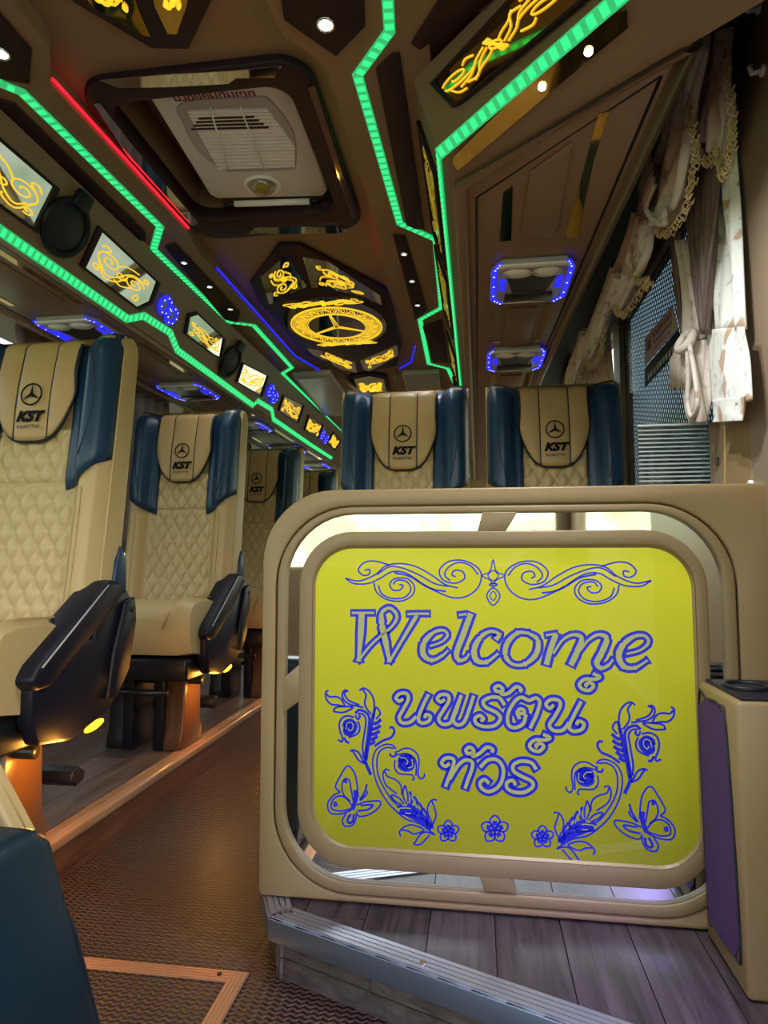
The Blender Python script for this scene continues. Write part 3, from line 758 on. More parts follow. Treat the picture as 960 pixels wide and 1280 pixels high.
art(H_, 8.0, [
    [(440, 130), (400, 90), (330, 85), (250, 130), (210, 220), (215, 350), (260, 500), (340, 640), (430, 740), (540, 830), (680, 880), (820, 980)],
    [(420, 125), (350, 115), (280, 150), (250, 240), (260, 380), (320, 520), (400, 640), (450, 690)],
    [(450, 160), (520, 125), (590, 130), (650, 180), (670, 260), (660, 380), (690, 430), (725, 400), (720, 375)], [(430, 240), (425, 310), (460, 370), (540, 385), (600, 390), (620, 430), (600, 440)], [(440, 190), (530, 175), (600, 200), (640, 260), (640, 400)],
    ([(470, 270), (490, 210), (560, 190), (610, 240), (600, 320), (530, 340), (475, 300), (510, 240), (560, 240), (565, 290), (530, 290)], 4.2), ([(380, 170), (390, 200), (430, 200), (440, 150)], 2.6),
    [(375, 345), (330, 335), (310, 400), (340, 490), (410, 550), (450, 580)], [(330, 350), (350, 400), (440, 440), (490, 500), (500, 590)],
    [(385, 590), (430, 650), (500, 690)], [(395, 585), (470, 620), (520, 680)], [(530, 490), (508, 580), (545, 680)], [(530, 490), (557, 580), (560, 660)], ([(575, 555), (600, 620), (590, 680)], 3), ([(620, 600), (650, 660), (640, 720)], 3), ([(660, 660), (700, 720), (690, 780)], 3), ([(710, 720), (755, 800), (750, 860)], 3),
    ([(480, 735), (600, 800), (720, 860), (800, 920)], 7), ([(550, 690), (640, 740), (730, 830), (795, 920)], 6), ([(450, 700), (560, 730), (660, 780)], 4), ([(470, 770), (560, 785), (640, 800)], 3),
    [(850, 640), (800, 640), (760, 700), (760, 780), (800, 870), (810, 930)], [(800, 650), (830, 740), (840, 800), (810, 880)],
    [(490, 1005), (475, 960), (530, 905), (610, 890), (720, 940), (620, 980), (560, 950), (500, 940)], [(830, 990), (740, 960), (680, 990), (640, 1050), (620, 1080), (680, 1085), (740, 1030), (775, 990)],
], 2.0)
blob(G_, 9.6, 400, 570, 72, 82); blob(H_, 8.0, 545, 262, 78, 72)
curls = []
for O, S, pts in ((G_, 9.6, [(355, 590), (375, 520), (430, 510), (445, 570), (410, 610), (385, 580)]), (H_, 8.0, [(480, 215), (530, 220), (560, 260), (540, 285)]), (H_, 8.0, [(600, 230), (605, 300), (560, 320)]), (H_, 8.0, [(480, 720), (560, 720), (590, 728)]), (H_, 8.0, [(530, 770), (590, 775)]), (H_, 8.0, [(600, 590), (605, 640)]), (H_, 8.0, [(640, 680), (645, 720)])):
    Q = [bp(O[0] + p.x / S, O[1] + p.y / S) + Vector((0, -.0006, 0)) for p in catmull([(x, y, 0) for x, y in pts], 4)]
    curls += [Q, [Vector((2 * XC - q.x, q.y, q.z - .012)) for q in Q]]
flush('flower_vine')
for Q in curls: MB().ribbon(Q, 1.0 * PXM, NF, .0005).build('bud_highlight', M_fill, sign)
art((400, 950), 10.667, [
    [(270, 430), (215, 380), (215, 320), (290, 180), (340, 100), (375, 80), (420, 110), (470, 200), (495, 330), (510, 500)],
    [(400, 550), (320, 470), (290, 370), (310, 280), (340, 250), (390, 270), (410, 360), (440, 540)], ([(325, 285), (340, 265), (358, 285), (340, 302), (325, 285)], 2),
    [(270, 430), (180, 470), (110, 560), (105, 640), (150, 710), (250, 720), (340, 700), (430, 660)], [(420, 600), (350, 510), (260, 480), (180, 520), (150, 600), (170, 660), (280, 680), (410, 650)], ([(180, 590), (200, 565), (222, 590), (200, 612), (180, 590)], 2.4),
    [(350, 710), (300, 800), (320, 870), (370, 885), (440, 860), (480, 780), (480, 720)], ([(410, 720), (365, 800), (390, 840), (440, 810), (450, 720)], 3),
    [(490, 600), (600, 560), (740, 545), (805, 555), (800, 610), (720, 690), (620, 740), (520, 750), (480, 690)], ([(540, 605), (700, 600), (640, 660), (500, 680)], 2.4),
    ([(530, 540), (600, 420), (625, 320)], 2.6), ([(540, 540), (620, 460), (635, 410)], 2.2), ([(470, 400), (475, 520), (430, 660)], 5.5),
], 2.0)
flush('butterfly')
for cx, cy, r in ((153, 148, 70), (447, 135, 88), (748, 183, 72)):
    px_, py_ = 530 + cx / 5.05, 1010 + cy / 5.05; r = r / 5.05
    for k in range(5):
        a = -math.pi / 2 + k * 2 * math.pi / 5
        c = (px_ + math.cos(a) * r * .3, py_ + math.sin(a) * r * .3)
        tip = (px_ + math.cos(a) * r, py_ + math.sin(a) * r)
        sd = (-math.sin(a) * r * .36, math.cos(a) * r * .36); md = (px_ + math.cos(a) * r * .62, py_ + math.sin(a) * r * .62)
        lp = [(px_, py_), (md[0] + sd[0], md[1] + sd[1]), tip, (md[0] - sd[0], md[1] - sd[1])]
        art((0, 0), 1.0, [lp], 2.0, mirror=False, closed=True)
        art((0, 0), 1.0, [[c, md]], r * .34, mirror=False)
    flush('star_flower')
blueW.build('letter_outline', M_bluef, sign); fillW.build('letter_fill', M_fill, sign)

ld = bpy.data.lights.new('step_lamp', 'SPOT'); ld.energy = 14.0; ld.color = (.34, .20, 1.0); ld.spot_size = math.radians(52); ld.spot_blend = .7; ld.shadow_soft_size = .015
lo = bpy.data.objects.new('step_lamp', ld); COL.objects.link(lo); lo.location = (.52, .68, .50)
lo.rotation_euler = (Vector((.16, 1.10, .12)) - lo.location).to_track_quat('-Z', 'Y').to_euler()
# ================================================================== SEATS
TM_KST = text_mesh('KST', .039, shear=.28, spacing=1.0, bold=.0026)
TM_SUB = text_mesh('KIJSETTHI', .0120, spacing=1.35, bold=.0003)
def smooth01(x): x = max(0, min(1, x)); return x * x * (3 - 2 * x)
SW = .24
def yfc(z): return -.035 - .13 * (1.335 - z)
def dyf(x):
    a = abs(x)
    return -.045 * smooth01((a - .135) / .045) + .05 * smooth01((a - .205) / .036) ** 1.5
def fp(x, z, off=0.0): return Vector((x, yfc(z) + dyf(x) - off, z))
def ztop(x): return 1.318 + .022 * (abs(x) / .24) ** 2

def make_seat(label, group):
    T = thing('passenger_seat', label, 'seat', (0, 0, 0), group)
    # --- backrest shell: closed loft of horizontal sections
    N = 48
    xsF = [-.24 + .48 * i / N for i in range(N + 1)]
    zs = [.47, .56, .66, .76, .86, .96, 1.06, 1.14, 1.20, 1.25, 1.285, 1.31, 1.325, 1.333]
    b = MB()
    def section(z):
        zz = z; tt = max(0, (z - 1.285) / .048)
        inset = .055 * (1 - math.sqrt(max(0, 1 - tt * tt))) if tt < 1 else .055
        th = .115 + .03 * (1.335 - z)
        pts = []
        for x in xsF:
            p = fp(x, z); pts.append(Vector((x * (1 - inset * .25), p.y + inset * .6, z + (ztop(x) - 1.318) * min(1, max(0, (z - 1.1) / .2)))))
        back = []
        for i in range(13):
            x = .24 - .48 * i / 12
            rr = 1 - (abs(x) / .24) ** 4 * .35
            back.append(Vector((x * (1 - inset * .25), yfc(z) + th * rr - inset * .8, z + (ztop(x) - 1.318) * min(1, max(0, (z - 1.1) / .2)))))
        return pts + back
    secs = [section(z) for z in zs]; n = len(secs[0])
    b.grid(lambda i, j: secs[j][i], n, len(zs) - 1, True)
    o = len(b.v) - n; b.f.append(tuple(range(o, o + n))); b.f.append(tuple(range(n - 1, -1, -1)))
    back = b.build('backrest', M_cream, T, smooth='auto')
    for s in (-1, 1):      # piping along the front edge of the side
        MB().tube([Vector((s * .2385, yfc(z) + dyf(.2385) - .001, z + (ztop(.24) - 1.318) * min(1, max(0, (z - 1.1) / .2)))) for z in [.5 + .0825 * k for k in range(11)]], .0035, 5).build('edge_piping', M_cream, back, smooth=True)
        MB().tube([fp(s * .185, .50 + (.90 - .50) * k / 8, .001) for k in range(9)], .0022, 5).build('bolster_seam', M_pad, back, smooth=True)
    # --- quilted centre
    def quilt(x, z):  # stitched diamonds
        a = x / .050 + z / .082; c = x / .050 - z / .082
        ta = abs((a % 1) - .5) * 2; tc_ = abs((c % 1) - .5) * 2
        pa = 1 - ta ** 2.2; pc = 1 - tc_ ** 2.2
        return .0125 * (pa * pc) ** .55
    b = MB(); nu, nv = 84, 132
    def PQ(i, j):
        x = -.145 + .29 * i / nu; z = .50 + (1.07 - .50) * j / nv
        ed = min(1, min(i, nu - i) / 4)
        if z > .885: ed *= smooth01((.116 - abs(x)) / .016)
        sm = 1 - math.exp(-((z - .915) / .006) ** 2)
        return fp(x, z, .004 * ed + quilt(x, z) * ed * sm)
    b.grid(PQ, nu, nv); q = b.build('quilted_panel', M_creamq, T, smooth=True, solid=.004)
    MB().tube([fp(-.150 + .30 * k / 12, .915, .004) for k in range(13)], .002, 5).build('cross_seam', M_pad, q, smooth=True)
    # --- navy head wings
    for s in (-1, 1):
        b = MB(); nu, nv = 14, 14
        def PW(i, j):
            u = i / nu; a = .112 + (.236 - .112) * u
            zl = .895 + .085 * u ** 1.4
            zt = ztop(a) + .016
            z = zl + (zt - zl) * j / nv
            e = min(1, min(j, nv - j, i + 1, nu - i) / 2)
            tt = max(0, (z - 1.285) / .048); inset = .055 * (1 - math.sqrt(max(0, 1 - min(1, tt) ** 2)))
            p = fp(s * a, z, .004 + .012 * e * (1 - .55 * u) + .004 * math.sin(math.pi * u) * (1 if j < nv else .3)); p.y += inset * .6
            return p
        b.grid(PW, nu, nv); w = b.build('head_wing', M_navy, T, smooth=True, solid=.006)
        MB().tube([PW(7 + 3 * math.sin(k / 10 * 3), 2 + k) + Vector((0, -.0035, 0)) for k in range(11)], .0015, 5).build('wing_seam', M_piping, w, smooth=True)
    # --- head pad: three tan panels over the top edge with dark piping
    def zb(x): return 1.035 + .15 * (abs(x) / .122) ** 3.6
    PW_ = .120
    def pad_pt(x, v, off):
        """v 0 bottom .. 1 top edge, 1..1.35 over the top"""
        if v <= 1:
            z = zb(x) + (1.306 - zb(x)) * v
            return Vector((x, yfc(z) - .022 - off - .010 * math.sin(math.pi * min(1, v * .9 + .1)), z))
        k = (v - 1) / .35; a = k * math.pi * .62
        c = Vector((x, yfc(1.306) - .022 + .034, 1.303))
        return c + Vector((0, -(.034 + off) * math.cos(a), (.022 + off) * math.sin(a) + .003))
    edges = (-PW_, -.052, .052, PW_)
    for k in range(3):
        x0, x1 = edges[k], edges[k + 1]; b = MB(); nu, nv = 12, 24
        b.grid(lambda i, j: pad_pt(x0 + (x1 - x0) * i / nu, j / nv * 1.35, .006 * math.sin(math.pi * i / nu) ** .5), nu, nv)
        b.build('head_pad', M_pad, T, smooth=True, solid=.012)
    b = MB()
    for x in (-.052, .052): b.tube([pad_pt(x, 1.3 * k / 20, .0045) for k in range(21)], .0042, 6)
    rim = [pad_pt(-PW_, 1.1 - k / 10 * 1.1, .003) for k in range(11)] + [pad_pt(-PW_ + 2 * PW_ * k / 24, 0, .003) for k in range(1, 24)] + [pad_pt(PW_, k / 10 * 1.1, .003) for k in range(11)]
    b.tube(rim, .0064, 6)
    b.build('head_pad_piping', M_piping, T, smooth=True)
    # emblem and lettering printed on the pad
    def pr(x, z, off=.0165):
        return Vector((x, yfc(z) - .022 - off - .010 * math.sin(math.pi * min(1, ((z - 1.035) / .287) * .9 + .1)), z))
    em = MB(); c = (0, 1.168); r = .031
    em.tube([pr(c[0] + r * math.cos(2 * math.pi * k / 28), c[1] + r * math.sin(2 * math.pi * k / 28)) for k in range(28)], .0022, 5, True)
    for k in range(3):
        a = math.pi / 2 + k * 2 * math.pi / 3; d = (math.cos(a), math.sin(a)); nn = (-d[1], d[0])
        em.add([pr(c[0] + d[0] * r, c[1] + d[1] * r), pr(c[0] + nn[0] * .006 - d[0] * .003, c[1] + nn[1] * .006 - d[1] * .003), pr(c[0] - d[0] * .006, c[1] - d[1] * .006), pr(c[0] - nn[0] * .006 - d[0] * .003, c[1] - nn[1] * .006 - d[1] * .003)], [(0, 1, 2, 3)])
    em.build('emblem', M_print, T, label='black three-pointed star in a ring')
    tx = MB(); tx.add([pr(p.x * 1.15, 1.102 + p.y) for p in TM_KST[0]], TM_KST[1]); tx.add([pr(p.x, 1.074 + p.y) for p in TM_SUB[0]], TM_SUB[1])
    tx.build('head_pad_lettering', M_print, T)
    # --- cushion
    b = MB(); nu, nv = 20, 22
    prof = [(-.06, .535), (-.14, .54), (-.25, .548), (-.36, .555), (-.43, .556), (-.47, .548), (-.492, .525), (-.50, .49), (-.498, .44), (-.49, .395), (-.475, .365), (-.40, .352), (-.06, .352)]
    np_ = len(prof)
    def PC(i, j):
        x = -.232 + .464 * i / nu; y, z = prof[j]
        e = smooth01(min(i, nu - i) / 2.5)
        bol = .012 * smooth01((abs(x) - .15) / .03) * (1 if z > .5 else 0)
        cz = .45
        return Vector((x, y + (1 - e) * (.012 if y < -.4 else 0), z + bol - (1 - e) * (.018 if z > .5 else -.008)))
    b.grid(PC, nu, np_ - 1)
    for i in (0, nu): b.f.append(tuple((j * (nu + 1) + i) for j in range(np_)))
    cu = b.build('cushion', M_cream, T, smooth='auto')
    for s in (-1, 1):
        MB().tube([(s * .232, -.10, .552), (s * .19, -.36, .567), (s * .165, -.47, .555), (s * .15, -.503, .50), (s * .135, -.503, .46)], .003, 6).build('cushion_seam', M_pad, cu, smooth=True)
    MB().box((-.21, -.46, .27), (.21, -.05, .352)).build('seat_frame', M_blackm, T, bevel=.01)
    MB().tube([(-.20, -.30, .25), (.20, -.30, .25)], .018, 8).build('cross_tube', M_blackm, T, smooth=True)
    MB().tube([(-.20, -.42, .22), (.12, -.42, .22)], .012, 8).build('cross_tube', M_blackm, T, smooth=True)
    # --- pedestal legs (aisle one in bronze)
    for s, m in ((1, M_bronze), (-1, M_blackm)):
        b = MB(); x0 = .15 * s
        b.prism([(x0, -.335, .265), (x0, -.205, .265), (x0, -.195, .07), (x0, -.18, .045), (x0, -.175, 0), (x0, -.365, 0), (x0, -.36, .045), (x0, -.348, .07)], (-.085 * s, 0, 0))
        lg = b.build('leg', m, T, bevel=.006)
        MB().box((min(x0 - .07 * s, x0 - .11 * s), -.37, 0), (max(x0 - .07 * s, x0 - .11 * s), -.19, .262)).build('leg_bracket', M_black, lg, bevel=.004)
    MB().box((.02, -.34, .255), (.165, -.20, .30)).build('leg_cap', M_bronze, T, bevel=.008)
    return T

def add_arm(T):
    """aisle-side armrest, hinged at the back and sloping forward, with the side plate and the amber lamp"""
    X0, X1 = .225, .262
    pad = [(-.055, .615), (-.075, .645), (-.13, .65), (-.40, .468), (-.425, .435), (-.40, .41), (-.35, .412), (-.10, .57)]
    ar = MB().prism([(X0 - .035, y, z) for y, z in pad], (X1 + .012 - X0 + .035, 0, 0)).build('armrest', M_black, T, bevel=.014, seg=3)
    MB().tube([(X1 + .0125, -.14, .636), (X1 + .0125, -.39, .462)], .0022, 5).build('armrest_seam', M_grey, ar, smooth=True)
    plate = [(-.02, .62), (.015, .585), (.02, .50), (-.02, .37), (-.09, .30), (-.25, .265), (-.37, .285), (-.40, .34), (-.40, .43), (-.30, .50), (-.205, .555), (-.20, .50), (-.165, .50), (-.15, .585), (-.10, .60)]
    pl = MB().prism([(X0 - .005, y, z) for y, z in plate], (.038, 0, 0)).build('side_plate', M_black, T, bevel=.008)
    MB().prism([(X1 - .003, y, z) for y, z in [(.0, .60), (.012, .53), (-.02, .40), (-.08, .33), (-.12, .34), (-.10, .45), (-.05, .585)]], (.014, 0, 0)).build('hinge_cover', M_black, pl, bevel=.006)
    MB().disc3((X1 + .012, -.012, .565), (0, .008, 0), (0, 0, .008), (.004, 0, 0), 12).build('screw', M_chrome, pl)
    MB().prism([(.20, y, z) for y, z in [(-.005, .60), (-.01, .70), (-.035, .745), (-.06, .70), (-.075, .62)]], (.05, 0, 0)).build('hip_wing', M_navy, T, bevel=.008, seg=3)
    lv = MB().tube([(.13, -.20, .285), (.205, -.11, .262)], .007, 6).build('recline_lever', M_blackm, T, smooth=True)
    b = MB(); c = Vector((.212, -.085, .258))
    b.grid(lambda i, j: c + Vector((.011 * math.sin(math.pi * j / 8) * math.cos(2 * math.pi * i / 12), -.042 * math.cos(math.pi * j / 8), .011 * math.sin(math.pi * j / 8) * math.sin(2 * math.pi * i / 12) + .006 * -math.cos(math.pi * j / 8))), 12, 8, True)
    b.build('lever_glint', M_amber, lv, smooth=True, label='amber lever tip with lamp reflection as glow')  # emissive tip paints in the amber lamp's reflection on the lever
    fb = MB().prism([(.245 - .26, -.06 + .032 * math.cos(math.pi / 3 * k + .3), .115 + .026 * math.sin(math.pi / 3 * k + .3)) for k in range(6)], (.17, 0, 0)).build('foot_bar', M_black, T, bevel=.004)
    MB().prism([(.155, -.06 + .026 * math.cos(math.pi / 3 * k + .3), .115 + .020 * math.sin(math.pi / 3 * k + .3)) for k in range(6)], (.003, 0, 0)).build('foot_bar_cap', M_darkg, fb)
    MB().tube([(.0, -.28, .16), (.0, -.06, .14)], .010, 6).build('foot_bar_arm', M_blackm, T, smooth=True)
    # amber courtesy lamp under the aisle edge of the seat
    cl = MB().box((.175, -.33, .335), (.215, -.20, .347)).build('courtesy_lamp', M_amber, T)
    ld = bpy.data.lights.new('courtesy_glow', 'POINT'); ld.energy = AMBER; ld.color = (1.0, .42, .06); ld.shadow_soft_size = .03
    lo = bpy.data.objects.new('courtesy_glow', ld); COL.objects.link(lo); lo.parent = T; lo.location = (.262, -.27, .235)
AMBER = 2.2
left_labels = ['cream and navy seat nearest the camera in the left row',
               'second cream and navy seat in the left row, behind the nearest one',
               'third seat in the left row, partly hidden by the beige welcome screen',
               'fourth seat in the left row, only its headrest seen above the screen',
               'fifth and farthest seat in the left row, a sliver of headrest']
proto = make_seat(left_labels[0], 'left row of aisle seats')
right1 = copy_tree(proto); 
add_arm(proto)
LX = -1.238
for i in range(4):
    o = proto if i == 0 else copy_tree(proto)
    o.location = (LX, 1.715 + .93 * i, ZP); o['label'] = left_labels[i]
for i, (x, lab) in enumerate(((-.268, 'aisle seat of the pair behind the welcome screen, headrest above its rim'), (.278, 'window seat of the pair behind the welcome screen, headrest showing beside the curtain'))):
    o = right1 if i == 0 else copy_tree(right1)
    o.location = (x, 2.42, ZP); o['label'] = lab; o['group'] = 'pair of seats behind the screen'

# ---------------------------------------------------------------- near-left seat corner
t = thing('guide_chair', 'dark navy leather seat block with cream shell in the near bottom corner', 'seat', (-.75, .75, 0))
b = MB()
n0 = [pX(-30, 1033, -.50), pX(48, 1036, -.50)]
yy = [(.715, .50), (.73, .47), (.78, .36), (.86, .185), (.93, .02)]
def PF(i, j):
    u = i / 10; y, z = yy[j]; return Vector((-1.0 + .50 * u, y - .10 * (1 - u) ** 2 * 0, z))
b.prism([(-1.0, .60, .505), (-1.0, .705, .512), (-1.0, .735, .49), (-1.0, .80, .33), (-1.0, .90, .08), (-1.0, .92, 0.0), (-1.0, .60, 0.0)], (.492, 0, 0))
b.build('cushion', M_navyd, t, bevel=.022, seg=4)
MB().tube([(-.519, .712, .503), (-.514, .79, .345), (-.514, .895, .08), (-.514, .915, 0.01)], .003, 6).build('cushion_seam', M_piping, t, smooth=True)
b = MB(); Yc = .93
pl = [pY(x, y, Yc) for x, y in ((-70, 800), (-6, 935), (64, 1066), (58, 1085), (20, 1200), (-70, 1200))]
sh = b.prism(pl, (0, -.045, 0)).build('side_shell', M_cream, t, bevel=.008, seg=3)
MB().tube([pY(x, y, Yc - .046) for x, y in ((-30, 905), (-8, 957), (48, 1066))], .0016, 5).build('shell_seam', M_pad, sh, smooth=True)

# ---------------------------------------------------------------- box with cup holders beside the screen
t = thing('cup_holder_box', 'beige upright box with violet side inset and black cup holder top', 'box', (.51, 1.24, ZP))
bx = MB()
x0, x1, y0, y1, z0, z1 = .418, .61, 1.145, 1.332, ZP + .001, .588
MB().box((x0, y0, z0), (x1, y1, z1)).build('body', M_panel, t, bevel=.008, seg=2)
def sd(y, z): return Vector((x0 - .0012, y, z))
ins = [sd(1.322, .54), sd(1.308, .556), sd(1.255, .548), sd(1.235, .50), sd(1.205, .255), sd(1.222, .215), sd(1.30, .29), sd(1.322, .345)]
ins = [pX(x, y, x0 - .0012) for x, y in ((874, 882), (882, 873), (899, 881), (908, 912), (926, 1178), (920, 1197), (893, 1158), (886, 1130))]
ip = MB().prism(ins, (-.002, 0, 0)).build('side_inset', M_purple, t)
MB().tube([p + Vector((-.001, 0, 0)) for p in catmull(ins, 3, True)], .002, 5, True).build('inset_edge', M_piping, ip, smooth=True)
tp = MB().box((x0 + .012, y0 + .012, z1), (x1 - .004, y1 - .004, z1 + .006)).build('top_tray', M_black, t, bevel=.002)
for cx, cy in ((.475, 1.25), (.555, 1.23)):
    MB().torus((cx, cy, z1 + .008), (.036, 0, 0), (0, .036, 0), .005, 6, 24).build('cup_ring', M_black, tp, smooth=True)
    MB().disc3((cx, cy, z1 + .0062), (.032, 0, 0), (0, .032, 0), (0, 0, .0006), 24).build('cup_well', M_dark, tp)

# ================================================================== LUGGAGE BINS AND FASCIAS
# left fascia plane
FL0 = Vector((-1.25, 0, ZB + .01)); FL1 = Vector((-1.13, 0, ZC))
nL = Vector((FL1.z - FL0.z, 0, -(FL1.x - FL0.x))).normalized()       # towards the aisle and down
if nL.x < 0: nL = -nL
BY1 = 6.9
b = MB()
b.prism([(-1.262, .4, ZB - .002), (-1.2525, .4, ZB + .004), (-1.13, .4, ZC), (-1.13, .4, ZC + .02), (-1.86, .4, ZC + .02), (-1.64, .4, ZB)], (0, BY1 - .4, 0))
lb = thing('luggage_bin', 'long brown overhead luggage bin over the left seats, with green light strip', 'luggage bin', (-1.4, 2, ZB))
b.build('body', M_brown, lb)
b = MB(); b.tube([(-1.268, .4, ZB - .004), (-1.268, BY1, ZB - .004)], .008, 8); b.tube([(-1.635, .4, ZB), (-1.635, BY1, ZB)], .012, 8)
b.build('edge_roll', M_brownl, lb, smooth=True)
rb = thing('luggage_bin', 'brown overhead luggage bin over the right seats, with angled front end', 'luggage bin', (.15, 2, ZB))
R0 = pZ(573, 232, ZB); R1 = pZ(870, 50, ZB)
sA = pZ(549, 192, ZB + .03); sB = pZ(765, 5, ZB + .03); sd_ = (sB - sA).normalized()
sB2 = sA + sd_ * 1.0; FB3 = FA + fd * 1.0
rdir = (R1 - R0).normalized(); R2 = R0 + rdir * .72
xo = lambda y: .372 - .030 * (y - 1.07)
poly = [(R0.x, BY1), (R0.x, R0.y), (R1.x, R1.y), (xo(3.0), 3.0), (.30, BY1)]
MB().prism([(x, y, ZB) for x, y in poly], (0, 0, .028)).build('floor_panel', M_brown, rb, bevel=.006)
# soffit between light strip and floor panel, fascia, roof infill
b = MB()
nSo = (R1 - R0).cross(sA - R0 - Vector((0, 0, .012))).normalized()
nSo = (sB - sA).cross(R0 + Vector((0, 0, .012)) - sA).normalized()
R1p = pPl(870, 50, sA, nSo); R0p = R0 + Vector((0, 0, .012)); R1p = R0p + (R1p - R0p) * 1.8
b.add([R0p, R1p, sB2, sA, (sA.x, BY1, sA.z), (R0.x, BY1, ZB + .01), FA, FB3, (FA.x, BY1, ZC)],
      [(0, 1, 2, 3), (0, 3, 4, 5), (3, 2, 7, 6), (3, 6, 8, 4)])
b.build('fascia', M_brown, rb, solid=.004)
b = MB(); b.tube([(R0.x + .004, BY1, ZB - .001), (R0.x + .004, R0.y, ZB - .001), R1 + Vector((-.004, .006, -.001)), (xo(3) - .01, 3.0, ZB - .001), (.29, BY1, ZB - .001)], .017, 8)
i0 = R0 + Vector((.042, .055, 0)); i1 = R1 + Vector((-.035, .075, 0))
b.build('edge_roll', M_brown, rb, smooth=True)
b = MB(); inn = [Vector((i0.x, BY1, ZB)), Vector((i0.x, i0.y, ZB)), Vector((i1.x, i1.y, ZB)), Vector((xo(3.0) - .04, 3.0, ZB)), Vector((.255, BY1, ZB))]
b.tube(inn, .0035, 5); b.build('panel_groove', M_piping, rb, smooth=True)
# closure beyond the bin, above the curtains
struct(MB().prism([(.40, .95, ZC - .03), (.62, .95, ZC - .03), (.62, BY1, ZC - .03), (.30, BY1, ZC - .03)], (0, 0, .02)).build('trim_2', M_dark))

def poly_plate(pix, fn, d, name, m, par, bevel=0.0):
    return MB().prism([fn(x, y) for x, y in pix], d).build(name, m, par, bevel=bevel)
zb_ = lambda x, y: pZ(x, y, ZB - .0005)
# raised pads and mirror slots on the right bin's underside
DN = (0, 0, -.004)
def rpoly(pts): return [Vector((x, y, ZB)) for x, y in pts]
poly_plate([(662, 213), (716, 175), (697, 285), (690, 294), (658, 295), (651, 288)], lambda x, y: pZ(x, y, ZB), (0, 0, -.008), 'raised_pad', M_brown, rb, .003)
def slot(par, pts):
    MB().prism([Vector((x, y, ZB)) for x, y in pts], (0, 0, -.002)).build('mirror_slot', M_gmirror, par)
def pzxy(*pp): return [tuple(pZ(x, y, ZB))[:2] for x, y in pp]
slot(rb, pzxy((629, 240), (641, 231), (639, 300), (624, 301)))
slot(rb, pzxy((748, 141), (762, 138), (742, 200), (722, 296), (706, 297), (722, 240)))
SPY = .81
for k in range(4):
    y0 = 2.165 + SPY * k
    slot(rb, [(.072, y0), (.095, y0), (.098, y0 + .40), (.072, y0 + .40)]); slot(rb, [(.235, y0), (.262, y0), (.252, y0 + .40), (.232, y0 + .40)])
    MB().prism(rpoly([(.115, y0 + .02), (.215, y0 + .02), (.212, y0 + .42), (.118, y0 + .42)]), (0, 0, -.007)).build('raised_pad', M_brown, rb, bevel=.003)
for k in range(6):
    y0 = 1.50 + .85 * k - .02
    slot(lb, [(-1.335, y0), (-1.312, y0), (-1.312, y0 + .46), (-1.335, y0 + .46)]); slot(lb, [(-1.575, y0), (-1.555, y0), (-1.552, y0 + .44), (-1.572, y0 + .44)])
    MB().prism(rpoly([(-1.535, y0 + .01), (-1.36, y0 + .01), (-1.36, y0 + .43), (-1.535, y0 + .43)]), (0, 0, -.007)).build('raised_pad', M_brown, lb, bevel=.003)
for x0 in (-1.288, ):
    b = MB(); b.tube([(x0, .4, ZB), (x0, BY1, ZB)], .003, 5); b.tube([(-1.60, .4, ZB), (-1.60, BY1, ZB)], .003, 5); b.build('panel_groove', M_piping, lb, smooth=True)

struct(MB().box((XL, .4, ZB + .02), (-1.62, BY1, ZB + .04)).build('trim_21', M_brown))
